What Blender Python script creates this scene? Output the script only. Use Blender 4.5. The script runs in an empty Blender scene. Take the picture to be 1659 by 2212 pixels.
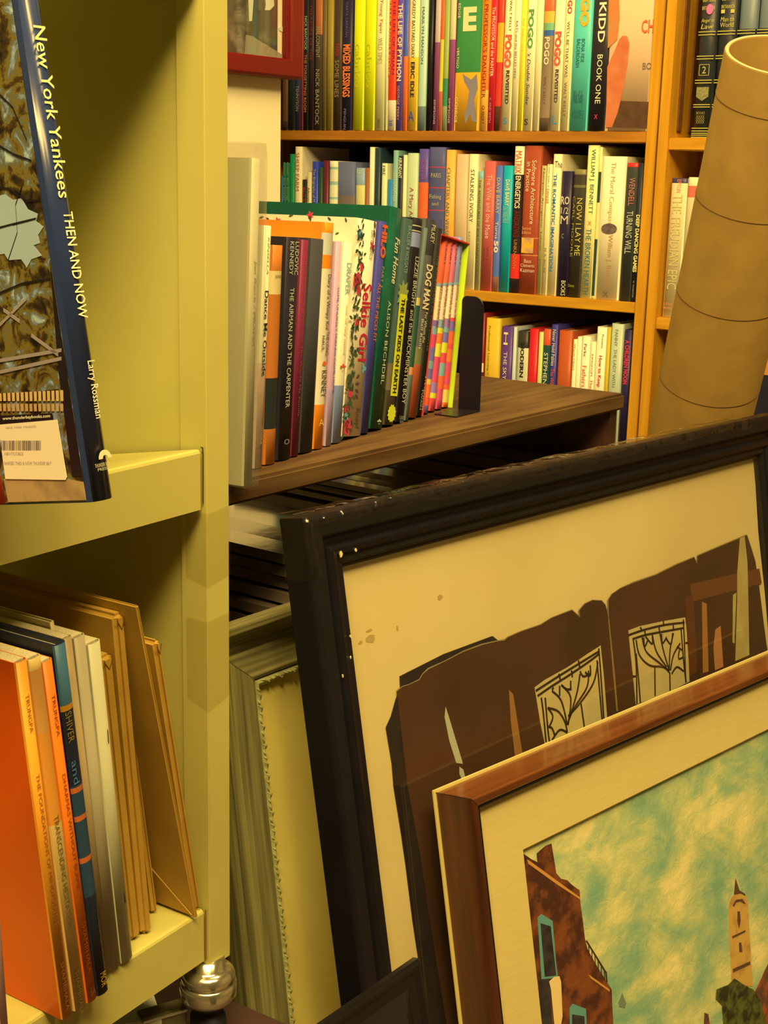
import bpy, bmesh, math, random
from math import radians, sin, cos, atan2, pi
from mathutils import Vector, Matrix
random.seed(7)
scn = bpy.context.scene
COL = scn.collection

# ------------------------------------------------------------------ camera
W_PX, H_PX, F_PX = 1659.0, 2212.0, 3000.0
CX, CY = W_PX / 2, H_PX / 2
EYE = Vector((0, 0, 0.98))
_p, _r = radians(13.6), radians(1.4)
FWD = Vector((0, cos(_p), -sin(_p)))
_r0, _u0 = Vector((1, 0, 0)), Vector((0, sin(_p), cos(_p)))
RIGHT = _r0 * cos(_r) + _u0 * sin(_r)
UP = _u0 * cos(_r) - _r0 * sin(_r)
cd = bpy.data.cameras.new('camera')
cd.sensor_fit = 'HORIZONTAL'; cd.sensor_width = 36.0
cd.lens = 36.0 * F_PX / W_PX
cd.clip_start = 0.02; cd.clip_end = 50
cam = bpy.data.objects.new('camera', cd); COL.objects.link(cam)
cam.matrix_world = Matrix(((RIGHT.x, UP.x, -FWD.x, EYE.x), (RIGHT.y, UP.y, -FWD.y, EYE.y),
                           (RIGHT.z, UP.z, -FWD.z, EYE.z), (0, 0, 0, 1)))
scn.camera = cam

# ------------------------------------------------------------------ light
scn.view_settings.view_transform = 'Standard'
scn.view_settings.look = 'None'
scn.view_settings.gamma = 1.0
scn.view_settings.use_curve_mapping = False
scn.view_settings.exposure = 0.0
TINT = (1.0, 0.675, 0.205)          # warm tungsten lamps
w = bpy.data.worlds.new('room_ambient'); scn.world = w; w.use_nodes = True
w.node_tree.nodes['Background'].inputs[0].default_value = (1.0, 0.66, 0.28, 1)
w.node_tree.nodes['Background'].inputs[1].default_value = 0.05

def area_lamp(name, loc, target, sx, sy, power):
    l = bpy.data.lights.new(name, 'AREA'); l.shape = 'RECTANGLE'; l.size = sx; l.size_y = sy
    l.energy = power; l.color = TINT
    o = bpy.data.objects.new(name, l); COL.objects.link(o); o.location = loc
    o.rotation_euler = (Vector(target) - Vector(loc)).to_track_quat('-Z', 'Y').to_euler()
    return o
area_lamp('ceiling_lamp', (-0.15, -0.42, 2.60), (0.10, 1.2, 0.6), 1.1, 0.30, 78)
area_lamp('ceiling_lamp', (0.62, -0.05, 2.60), (0.45, 1.4, 0.6), 1.1, 0.30, 46)
area_lamp('ceiling_lamp', (0.30, 1.25, 2.60), (0.35, 1.85, 0.6), 1.0, 0.25, 30)

# ------------------------------------------------------------------ pixel -> place
def ray(px, py):
    return RIGHT * ((px - CX) / F_PX) - UP * ((py - CY) / F_PX) + FWD
def at_depth(px, py, d):
    return EYE + ray(px, py) * d
def at_z(px, py, z):
    r = ray(px, py); return EYE + r * ((z - EYE.z) / r.z)

class Frame:
    """a plane in the room: origin, x along it, y up it, z out of it"""
    def __init__(s, o, x, y):
        s.o = Vector(o); s.x = Vector(x).normalized(); y = Vector(y)
        s.y = (y - s.x * y.dot(s.x)).normalized(); s.z = s.x.cross(s.y)
    def uv(s, px, py, z=0.0):
        r = ray(px, py); o = s.o + s.z * z
        t = (o - EYE).dot(s.z) / r.dot(s.z)
        q = EYE + r * t - s.o
        return (q.dot(s.x), q.dot(s.y))
    def xv(s, px, v, z=0.0):
        """u where image column px meets height v"""
        y = 1000.0
        for _ in range(6):
            a = s.uv(px, y, z)[1] - v; b = s.uv(px, y + 20, z)[1] - v
            y -= a * 20 / (b - a)
        return s.uv(px, y, z)[0]
    def pt(s, u, v, z=0.0): return s.o + s.x * u + s.y * v + s.z * z
    def mat(s, u=0, v=0, z=0, rot=0.0):
        m = Matrix(((s.x.x, s.y.x, s.z.x, 0), (s.x.y, s.y.y, s.z.y, 0), (s.x.z, s.y.z, s.z.z, 0), (0, 0, 0, 1)))
        return Matrix.Translation(s.pt(u, v, z)) @ m @ Matrix.Rotation(rot, 4, 'Z')
def yawdir(a): return Vector((sin(radians(a)), cos(radians(a)), 0))
ZUP = Vector((0, 0, 1))

# ------------------------------------------------------------------ materials
def s2l(c):
    c = c / 255.0
    return c / 12.92 if c <= 0.04045 else ((c + 0.055) / 1.055) ** 2.4
def alb(rgb, gain=1.0):
    return tuple(min(0.86, max(0.004, s2l(c) / (t * gain))) for c, t in zip(rgb, (1.0, 0.68, 0.24))) + (1.0,)
_mats = {}
def M(rgb, rough=0.5, gain=1.0, noise=None, metal=0.0, spec=0.4, bump=0.0, scale=(1, 1, 1), nscale=20.0, fac=0.5, detail=4, ramp=(0.35, 0.65), coat=0.0, name='paint'):
    key = (tuple(rgb), rough, gain, tuple(noise) if noise else None, metal, spec, bump, scale, nscale, fac, detail, ramp, coat)
    if key in _mats: return _mats[key]
    m = bpy.data.materials.new(name); m.use_nodes = True
    nt = m.node_tree; b = nt.nodes['Principled BSDF']
    base = alb(rgb, gain)
    b.inputs['Base Color'].default_value = base
    b.inputs['Roughness'].default_value = rough
    b.inputs['Metallic'].default_value = metal
    b.inputs['Specular IOR Level'].default_value = spec
    b.inputs['Coat Weight'].default_value = coat
    b.inputs['Coat Roughness'].default_value = 0.12
    if noise or bump:
        tc = nt.nodes.new('ShaderNodeTexCoord'); mp = nt.nodes.new('ShaderNodeMapping')
        mp.inputs['Scale'].default_value = scale
        nz = nt.nodes.new('ShaderNodeTexNoise'); nz.inputs['Scale'].default_value = nscale; nz.inputs['Detail'].default_value = detail
        nt.links.new(tc.outputs['Object'], mp.inputs['Vector']); nt.links.new(mp.outputs['Vector'], nz.inputs['Vector'])
        if noise:
            rp = nt.nodes.new('ShaderNodeValToRGB')
            rp.color_ramp.elements[0].position = ramp[0]; rp.color_ramp.elements[1].position = ramp[1]
            c2 = alb(noise, gain)
            rp.color_ramp.elements[0].color = base
            rp.color_ramp.elements[1].color = tuple(a * (1 - fac) + c * fac for a, c in zip(base, c2))
            nt.links.new(nz.outputs['Fac'], rp.inputs['Fac']); nt.links.new(rp.outputs['Color'], b.inputs['Base Color'])
        if bump:
            bp = nt.nodes.new('ShaderNodeBump'); bp.inputs['Strength'].default_value = bump; bp.inputs['Distance'].default_value = 0.002
            nt.links.new(nz.outputs['Fac'], bp.inputs['Height']); nt.links.new(bp.outputs['Normal'], b.inputs['Normal'])
    _mats[key] = m
    return m
def clear_plastic(name, tint=(0.96, 0.95, 0.93), refl=0.12, rough=0.06, bump=0.0, haze=0.0):
    m = bpy.data.materials.new(name); m.use_nodes = True; nt = m.node_tree
    for n in list(nt.nodes): nt.nodes.remove(n)
    out = nt.nodes.new('ShaderNodeOutputMaterial'); tr = nt.nodes.new('ShaderNodeBsdfTransparent')
    tr.inputs[0].default_value = tint + (1,)
    gl = nt.nodes.new('ShaderNodeBsdfGlossy'); gl.inputs['Roughness'].default_value = rough
    fr = nt.nodes.new('ShaderNodeLayerWeight'); fr.inputs['Blend'].default_value = 0.5
    pw_ = nt.nodes.new('ShaderNodeMath'); pw_.operation = 'POWER'; pw_.inputs[1].default_value = 4.0
    ml = nt.nodes.new('ShaderNodeMath'); ml.operation = 'MULTIPLY_ADD'; ml.inputs[1].default_value = 0.75; ml.inputs[2].default_value = 0.35 * refl
    nt.links.new(fr.outputs['Facing'], pw_.inputs[0]); nt.links.new(pw_.outputs[0], ml.inputs[0])
    mx = nt.nodes.new('ShaderNodeMixShader')
    nt.links.new(ml.outputs[0], mx.inputs[0]); nt.links.new(tr.outputs[0], mx.inputs[1]); nt.links.new(gl.outputs[0], mx.inputs[2])
    last = mx
    if haze:
        df = nt.nodes.new('ShaderNodeBsdfDiffuse'); df.inputs[0].default_value = (0.7, 0.7, 0.68, 1)
        m2 = nt.nodes.new('ShaderNodeMixShader'); m2.inputs[0].default_value = haze
        nt.links.new(mx.outputs[0], m2.inputs[1]); nt.links.new(df.outputs[0], m2.inputs[2]); last = m2
    if bump:
        nz = nt.nodes.new('ShaderNodeTexNoise'); nz.inputs['Scale'].default_value = 35; nz.inputs['Detail'].default_value = 2
        tc = nt.nodes.new('ShaderNodeTexCoord'); nt.links.new(tc.outputs['Object'], nz.inputs['Vector'])
        bp = nt.nodes.new('ShaderNodeBump'); bp.inputs['Strength'].default_value = bump; bp.inputs['Distance'].default_value = 0.01
        nt.links.new(nz.outputs['Fac'], bp.inputs['Height']); nt.links.new(bp.outputs['Normal'], gl.inputs['Normal'])
    nt.links.new(last.outputs[0], out.inputs[0])
    return m
GLASS = clear_plastic('picture_glass', refl=0.10, rough=0.02)
WRAP = clear_plastic('wrap_film', refl=0.12, rough=0.12, bump=1.0, haze=0.0)
SLEEVE = clear_plastic('clear_sleeve', refl=0.30, rough=0.10, bump=0.6, haze=0.06)
PAGES = M((225, 190, 110), 0.8, noise=(170, 130, 60), scale=(400, 1, 400), nscale=3, fac=0.6, name='page_edges')

# ------------------------------------------------------------------ objects
def link(name, me, parent=None, mw=None):
    o = bpy.data.objects.new(name, me); COL.objects.link(o)
    if parent is not None: o.parent = parent
    if mw is not None: o.matrix_world = mw if parent is None else o.matrix_world
    if mw is not None and parent is None: o.matrix_world = mw
    return o
def empty(name, mw, label=None, cat=None, group=None):
    o = bpy.data.objects.new(name, None); COL.objects.link(o); o.matrix_world = mw
    o.empty_display_size = 0.02
    return tag(o, label, cat, group)
def tag(o, label=None, cat=None, group=None, kind=None):
    if label: o['label'] = label
    if cat: o['category'] = cat
    if group: o['group'] = group
    if kind: o['kind'] = kind
    return o

class MB:
    """collects shapes, then links them as one mesh object"""
    def __init__(s): s.v = []; s.f = []; s.m = []; s.sm = []
    def add(s, vs, fs, mi=0, smooth=False):
        b = len(s.v); s.v += [tuple(v) for v in vs]
        for f in fs: s.f.append([b + i for i in f]); s.m.append(mi); s.sm.append(smooth)
    def box(s, x0, x1, y0, y1, z0, z1, mi=0):
        vs = [(x, y, z) for x in (x0, x1) for y in (y0, y1) for z in (z0, z1)]
        s.add(vs, [(0, 1, 3, 2), (4, 6, 7, 5), (0, 4, 5, 1), (2, 3, 7, 6), (0, 2, 6, 4), (1, 5, 7, 3)], mi)
    def hexa(s, lo, hi, mi=0):
        """lo, hi: two lists of 4 corners"""
        s.add(list(lo) + list(hi), [(3, 2, 1, 0), (4, 5, 6, 7), (0, 1, 5, 4), (1, 2, 6, 5), (2, 3, 7, 6), (3, 0, 4, 7)], mi)
    def prism(s, pts, z0, z1, mi=0):
        n = len(pts)
        s.add([(p[0], p[1], z0) for p in pts] + [(p[0], p[1], z1) for p in pts],
              [tuple(reversed(range(n))), tuple(range(n, 2 * n))] + [(i, (i + 1) % n, n + (i + 1) % n, n + i) for i in range(n)], mi)
    def tube(s, pts, r, n=8, mi=0, closed=False):
        pts = [Vector(p) for p in pts]; rings = []
        N = len(pts)
        for i, p in enumerate(pts):
            a = pts[(i - 1) % N] if (i or closed) else pts[0]; b = pts[(i + 1) % N] if (i < N - 1 or closed) else pts[-1]
            t = (b - a).normalized(); q = Vector((0, 0, 1)) if abs(t.z) < 0.9 else Vector((1, 0, 0))
            e = t.cross(q).normalized(); g = t.cross(e)
            rr = r[i] if isinstance(r, (list, tuple)) else r
            rings.append([p + e * rr * cos(2 * pi * k / n) + g * rr * sin(2 * pi * k / n) for k in range(n)])
        vs = [v for rg in rings for v in rg]; fs = []
        for i in range(N if closed else N - 1):
            j = (i + 1) % N
            fs += [(i * n + k, i * n + (k + 1) % n, j * n + (k + 1) % n, j * n + k) for k in range(n)]
        if not closed: fs += [tuple(reversed(range(n))), tuple((N - 1) * n + k for k in range(n))]
        s.add(vs, fs, mi, True)
    def lathe(s, prof, n=32, mi=0):
        """prof: (radius, z) closed or open, around local z"""
        vs = [(r * cos(2 * pi * k / n), r * sin(2 * pi * k / n), z) for r, z in prof for k in range(n)]
        fs = [(i * n + k, i * n + (k + 1) % n, (i + 1) * n + (k + 1) % n, (i + 1) * n + k) for i in range(len(prof) - 1) for k in range(n)]
        s.add(vs, fs, mi, True)
    def strip(s, pts, wd, z0, z1, mi=0):
        """flat ribbon along 2-D points with thickness z0..z1"""
        n = len(pts); L = []; R = []
        for i, p in enumerate(pts):
            a = pts[max(0, i - 1)]; b = pts[min(n - 1, i + 1)]
            dx, dy = b[0] - a[0], b[1] - a[1]; l = math.hypot(dx, dy) or 1
            ww = wd[i] if isinstance(wd, (list, tuple)) else wd
            nx, ny = -dy / l * ww / 2, dx / l * ww / 2
            L.append((p[0] + nx, p[1] + ny)); R.append((p[0] - nx, p[1] - ny))
        for i in range(n - 1):
            s.hexa([(*R[i], z0), (*R[i + 1], z0), (*L[i + 1], z0), (*L[i], z0)], [(*R[i], z1), (*R[i + 1], z1), (*L[i + 1], z1), (*L[i], z1)], mi)
    def build(s, name, mats, parent=None, mw=None, bevel=0.0, seg=2, tri=False):
        me = bpy.data.meshes.new(name); me.from_pydata(s.v, [], s.f); me.update()
        if not isinstance(mats, (list, tuple)): mats = [mats]
        for m in mats: me.materials.append(m)
        for i, p in enumerate(me.polygons): p.material_index = s.m[i]; p.use_smooth = s.sm[i]
        bm = bmesh.new(); bm.from_mesh(me)
        if bevel:
            bmesh.ops.bevel(bm, geom=[e for e in bm.edges if e.is_manifold and e.calc_face_angle(0) > 0.5], offset=bevel, segments=seg, affect='EDGES', clamp_overlap=True)
        bmesh.ops.recalc_face_normals(bm, faces=bm.faces)
        if tri: bmesh.ops.triangulate(bm, faces=bm.faces)
        bm.to_mesh(me); bm.free()
        o = bpy.data.objects.new(name, me); COL.objects.link(o)
        if parent is not None: o.parent = parent
        elif mw is not None: o.matrix_world = mw
        return o

def lettering(parent, text, x0, x1, y0, y1, z, rgb, vertical=True, bold=0.0, shear=0.0, name='lettering', flip=False, thick=0.0001, rough=0.5, gain=1.0, keep=True, nospec=False):
    """text filling the rectangle; vertical: reads down the spine"""
    cu = bpy.data.curves.new('t', 'FONT'); cu.body = text; cu.size = 1.0; cu.offset = bold; cu.shear = shear; cu.resolution_u = 2
    tmp = bpy.data.objects.new('t', cu)
    me = bpy.data.meshes.new_from_object(tmp)
    bpy.data.objects.remove(tmp); bpy.data.curves.remove(cu)
    if not me.vertices: return None
    xs = [v.co.x for v in me.vertices]; ys = [v.co.y for v in me.vertices]
    ax, bx, ay, by = min(xs), max(xs), min(ys), max(ys)
    if vertical: L, Hh = (y1 - y0), (x1 - x0)
    else: L, Hh = (x1 - x0), (y1 - y0)
    sx = L / (bx - ax); sy = Hh / (by - ay)
    for v in me.vertices:
        a = (v.co.x - ax) * sx; b = (v.co.y - ay) * sy
        if vertical:
            v.co = (x0 + b, y1 - a, z) if not flip else (x1 - b, y0 + a, z)
        else: v.co = (x0 + a, y0 + b, z)
    me.name = name; me.materials.clear(); me.materials.append(M(rgb, rough, gain, name='ink'))
    o = bpy.data.objects.new(name, me); COL.objects.link(o); o.parent = parent
    return o

def book_parts(root, wd, hh, dp, cover, bands=(), hard=True, rough=0.45, spine_round=0.25, wrap=False, cname='cover', coat=0.0, cmat=None, side=None):
    t = 0.0022 if hard else 0.0006
    t = min(t, wd * 0.25)
    ov = 0.003 if hard else 0.0
    r = min(wd * 0.5, 0.008) * spine_round * 2
    n = 6
    outer = [(0, -dp), (0, -r)]
    for i in range(1, n):
        a = pi - pi * i / n
        outer.append((wd / 2 + cos(a) * wd / 2, -r + sin(a) * r))
    outer += [(wd, -r), (wd, -dp)]
    inner = [(wd - t, -dp), (wd - t, -r - t * 0.4)]
    for i in range(n - 1, 0, -1):
        a = pi - pi * i / n
        inner.append((wd / 2 + cos(a) * (wd / 2 - t), -r - t * 0.4 + sin(a) * max(0, r - t * 0.4)))
    inner += [(t, -r - t * 0.4), (t, -dp)]
    lv = [0.0]; mi = []
    mats = [cmat or M(cover, rough, coat=coat, name='book_cover')]
    bl = sorted(bands)
    ys = []
    for (a, b, c) in bl: ys += [a, b]
    lv = sorted(set([0.0, 1.0] + [min(1, max(0, y)) for y in ys]))
    path = outer + inner; n2 = len(path); mb = MB()
    vs = [(p[0], l * hh, p[1]) for l in lv for p in path]; b0 = 0
    mb.v += vs
    no = len(outer)
    for k in range(len(lv) - 1):
        mid = (lv[k] + lv[k + 1]) / 2; idx = 0
        for (a, b, c) in bl:
            if a <= mid <= b:
                mm = M(c, rough, name='book_cover')
                if mm not in mats: mats.append(mm)
                idx = mats.index(mm)
        for i in range(n2):
            j = (i + 1) % n2
            mb.f.append([k * n2 + i, k * n2 + j, (k + 1) * n2 + j, (k + 1) * n2 + i])
            onsp = (1 <= i <= no - 3) or (side and i in (0, no - 2))
            mb.m.append(idx if (onsp or side) else (0)); mb.sm.append(2 <= i <= no - 4)
    # caps: quads between outer i and inner mirrored
    top = (len(lv) - 1) * n2
    for base in (0, top):
        for i in range(no - 1):
            a, b = base + i, base + i + 1; c, d = base + n2 - 2 - i, base + n2 - 1 - i
            mb.f.append([a, b, c, d]); mb.m.append(0); mb.sm.append(False)
    co = mb.build(cname, mats, root)
    pg = MB(); pg.box(t * 1.02, wd - t * 1.02, ov, hh - ov, -dp + ov + 0.0004, -r - t * 1.5)
    pg.build('pages', PAGES, root)
    return co

ALLB = []
def book(F, x0, x1, ytop, desc, cover, bands=(), texts=(), ref='bot', xt=None, where='', group=None, dp=0.15, hard=True, rough=0.42, z=0.0, vtop=None, cat='book', extra=None, name='book', shrink=0.985, vb=0.0, **kw):
    """x0,x1 image columns of the spine on the shelf line (ref bot) or at its top (ref top); xt=(a,b): its top columns when it leans"""
    if ref == 'bot':
        ua, ub = F.xv(x0, vb, z), F.xv(x1, vb, z)
        if xt:
            xm = (xt[0] + xt[1]) / 2; um, vm = F.uv(xm, ytop, z)
            ta, tb = F.uv(xt[0], ytop, z)[0], F.uv(xt[1], ytop, z)[0]
            ang = -atan2(um - (ua + ub) / 2, vm - vb)
            wd = ((ub - ua) + (tb - ta)) / 2 * cos(ang)
        else:
            ang = 0; wd = ub - ua
            vm = F.uv((x0 + x1) / 2 + (8 if ytop < 500 else 4), ytop, z)[1]
    else:
        ua, va = F.uv(x0, ytop, z); ub, vm = F.uv(x1, ytop, z); vm = (va + vm) / 2
        ang = 0; wd = ub - ua
    if vtop: vm = vtop
    hh = (vm - vb) / cos(ang)
    wd *= shrink
    # keep the lower corner on the board
    lift = wd * abs(sin(ang)) if ang < 0 else 0.0
    mw = F.mat(ua, vb + lift + 0.0003, z, ang)
    lab = desc + ((' ' + where) if where else '')
    root = empty(name, mw, lab, cat, group)
    book_parts(root, wd, hh - lift, dp, cover, bands, hard, rough, **kw)
    inv = mw.inverted()
    def loc(px, py):
        u, v = F.uv(px, py, z); q = inv @ F.pt(u, v, z); return q.x, q.y
    for tx in texts:
        s, ya, yb, fa, fb, c = tx[:6]; o = tx[6] if len(tx) > 6 else {}
        # y extents measured in the image at the book's middle column
        def vy(y):
            t = (y - ytop) / max(1, 1)
            px = (x0 + x1) / 2
            for _ in range(4):
                lx, ly = loc(px, y); px += (wd / 2 - lx) * 1.0 / max(1e-6, (loc(px + 1, y)[0] - lx))
            return loc(px, y)[1]
        hi, lo = vy(ya), vy(yb)
        lettering(root, s, wd * fa, wd * fb, lo, hi, 0.0004, c, **o)
    if extra: extra(root, wd, hh, loc)
    ALLB.append(root)
    return root

# ================================================================== ROOM
def slab(name, F, u0, u1, v0, v1, z0, z1, m, kind='structure', bevel=0):
    mb = MB(); mb.box(u0, u1, v0, v1, z0, z1)
    o = mb.build(name, m, mw=F.mat(), bevel=bevel)
    if kind: o['kind'] = kind
    return o
WORLD = Frame((0, 0, 0), (1, 0, 0), (0, 1, 0))
floor_m = M((110, 75, 35), 0.55, noise=(60, 40, 20), nscale=3, name='worn_floor')
wall_m = M((140, 110, 55), 0.8, name='wall_paint')
slab('floor', WORLD, -2.2, 2.6, -2.0, 3.6, -0.06, 0.0, floor_m)
slab('ceiling', WORLD, -2.2, 2.6, -2.0, 3.6, 2.7, 2.76, wall_m)
slab('wall_back', WORLD, -2.26, 2.66, 3.6, 3.66, 0, 2.7, wall_m)
slab('wall_left', WORLD, -2.26, -2.2, -2.0, 3.6, 0, 2.7, wall_m)
slab('wall_right', WORLD, 2.6, 2.66, -2.0, 3.6, 0, 2.7, wall_m)
slab('wall_front', WORLD, -2.26, 2.66, -2.06, -2.0, 0, 2.7, wall_m)

# ================================================================== GOLDEN BOOKCASES
gold = M((214, 138, 22), 0.4, noise=(160, 92, 14), scale=(1, 8, 8), nscale=9, fac=0.6, name='golden_wood')
gold_v = M((214, 138, 22), 0.4, noise=(176, 104, 14), scale=(14, 0.8, 14), nscale=6, fac=0.6, name='golden_wood')
gold_dark = M((120, 66, 22), 0.5, noise=(90, 48, 14), scale=(1, 8, 8), nscale=9, name='reddish_wood')
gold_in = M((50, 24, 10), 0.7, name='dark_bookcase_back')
GU = -yawdir(-56)                       # to the right, coming nearer
GO = at_depth(1150, 640, 2.34)
G = Frame(GO, GU, ZUP)
G.o.z = 0.0
def gz(px, py): return G.uv(px, py)[1]
Z1 = gz(1200, 283); Z2 = gz(1200, 640.5); Z3 = Z2 - (Z1 - Z2); TH = Z1 - gz(1200, 307)
sl0 = G.uv(1421, 0)[0]; sl0 = (G.uv(1370, 660)[0] + G.uv(1421, 0)[0]) / 2
sr0 = (G.uv(1394, 660)[0] + G.uv(1441, 0)[0]) / 2
s2l0 = (G.uv(1404, 660)[0] + G.uv(1447, 0)[0]) / 2
s2r0 = (G.uv(1428, 641)[0] + G.uv(1466, 0)[0]) / 2
uL = G.xv(560, Z1)
bc = empty('bookcase', G.mat(uL, 0, 0), 'golden wooden bookcase against the back, holding three visible rows of books', 'bookcase')
def gpart(name, u0, u1, v0, v1, z0, z1, m, parent, off):
    mb = MB(); mb.box(u0 - off, u1 - off, v0, v1, z0, z1); return mb.build(name, m, parent, bevel=0.0012)
HT = 1.75
gpart('side_panel', sl0, sr0, 0, HT, -0.30, 0.004, gold_v, bc, uL)
gpart('side_panel', uL - 0.02, uL, 0, HT, -0.30, 0.004, gold_v, bc, uL)
gpart('back_panel', uL, sl0, 0.05, HT, -0.305, -0.295, gold_in, bc, uL)
for z in (Z1, Z2, Z3, Z1 + (Z1 - Z2) + 0.03, 0.045):
    gpart('shelf', uL, sl0, z - TH, z, -0.294, 0.0, gold if z != Z1 else M((190, 112, 22), 0.4, noise=(120, 62, 16), scale=(1, 8, 8), nscale=6, name='golden_wood'), bc, uL)
# second bookcase to the right
bc2 = empty('bookcase', G.mat(s2l0, 0, 0), 'second golden bookcase at the right edge, its left upright grooved, behind cardboard tube', 'bookcase')
uR2 = s2l0 + 0.75
gpart('side_panel', s2l0, s2r0, 0, HT, -0.30, 0.012, gold_v, bc2, s2l0)
gpart('side_panel', uR2, uR2 + 0.02, 0, HT, -0.30, 0.012, gold_v, bc2, s2l0)
gpart('back_panel', s2r0, uR2, 0.05, HT, -0.305, -0.295, gold_in, bc2, s2l0)
for k in range(3):
    gpart('groove_strip', s2r0 + 0.0005, s2r0 + 0.003, Z1, HT, -0.035 - k * 0.045, -0.018 - k * 0.045, gold_dark, bc2, s2l0)
Y1 = gz(1490, 298); Y1b = gz(1490, 325); Y2 = gz(1440, 686); Y2b = gz(1440, 712)
zz2 = []
for z, th in ((Y1, Y1 - Y1b), (Y2, Y2 - Y2b), (Y1 + 0.36, 0.02), (Y2 - 0.27, 0.02), (0.045, 0.02)):
    gpart('shelf', s2r0, uR2, z - th, z, -0.294, 0.006, gold, bc2, s2l0)

# ---- books, top row
def row(F, vb, where, group, specs, **kw):
    for s in specs:
        x0, x1, yt, desc, c = s[:5]; o = dict(kw); o.update(s[5] if len(s) > 5 else {})
        book(F, x0, x1, yt, desc, c, where=where, group=group, vb=vb, **o)
KB = (30, 24, 20)
CR = (240, 205, 115)
T = lambda s, a, b, c, fa=0.25, fb=0.75, **o: (s, a, b, fa, fb, c, o)
TOPW = 'on the top visible bookcase shelf'
def cover_panel(fn): return fn
def kidd(root, wd, hh, loc):
    pass
def ebook(root, wd, hh, loc):
    a = loc(985, 0); 
def band_y(F, x, y, vb, vt): # fraction
    return (F.uv(x, y)[1] - vb) / (vt - vb)
V1 = Z1 + 0.245
def b1(x, *bs): return [(band_y(G, x, y2, Z1, V1), 1.0 if y1 is None else band_y(G, x, y1, Z1, V1), c) for (y1, y2, c) in bs]
def finger(root, wd, hh, loc):
    pts = [loc(*p) for p in ((1309, 275), (1322, 275), (1334, 245), (1345, 200), (1356, 140), (1360, 95), (1355, 78), (1345, 77), (1338, 85), (1330, 105), (1312, 145))]
    mb = MB(); mb.prism(pts, 0.0003, 0.0006); mb.build('cover_photo', M((196, 92, 40), 0.5, noise=(220, 130, 66), nscale=30), root, tri=True)
    pts = [loc(*p) for p in ((1313, 105), (1334, 85), (1339, 40), (1338, 0), (1342, -30), (1316, -30))]
    mb = MB(); mb.prism(pts, 0.0003, 0.0006); mb.build('cover_photo', M((205, 110, 45), 0.5, noise=(180, 130, 60), nscale=30), root, tri=True)
    pts = [loc(*p) for p in ((1325, 275), (1338, 218), (1403, 220), (1401, 277))]
    mb = MB(); mb.prism(pts, 0.0002, 0.0004); mb.build('cover_photo', M((95, 58, 28), 0.5, noise=(60, 36, 20), nscale=60), root, tri=True)
    a = loc(1385, 72); b = loc(1414, 42); lettering(root, 'CH', a[0], b[0], a[1], b[1], 0.0005, (225, 90, 40), vertical=False, bold=0.02)
    a = loc(1388, 150); b = loc(1408, 135); lettering(root, 'BO', a[0], b[0], a[1], b[1], 0.0005, (120, 90, 50), vertical=False)
def gutter_E(root, wd, hh, loc):
    a = loc(1000, 68); b = loc(1031, 14); lettering(root, 'E', a[0], b[0], a[1], b[1], 0.0005, (250, 200, 110), vertical=False, bold=0.05)
    for s, y0, y1 in (('EDGE', 8, 40), ('VERTIGO', 103, 148), ('COMICS', 210, 265)):
        h = loc(984, y0)[1]; l = loc(984, y1)[1]; x = loc(983, y0)[0]
        lettering(root, s, wd * 0.05, wd * 0.14, l, h, 0.0005, (235, 200, 120))
    pts = [loc(*p) for p in ((1000, 160), (1018, 172), (1030, 160), (1032, 190), (1024, 215), (1030, 265), (1020, 262), (1016, 245), (1006, 268), (1003, 250), (1010, 225), (1014, 195), (1003, 175))]
    mb = MB(); mb.prism(pts, 0.0002, 0.0005); mb.build('cover_drawing', M((135, 115, 95), 0.5), root, tri=True)
def teal_mascot(root, wd, hh, loc):
    pass
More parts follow.
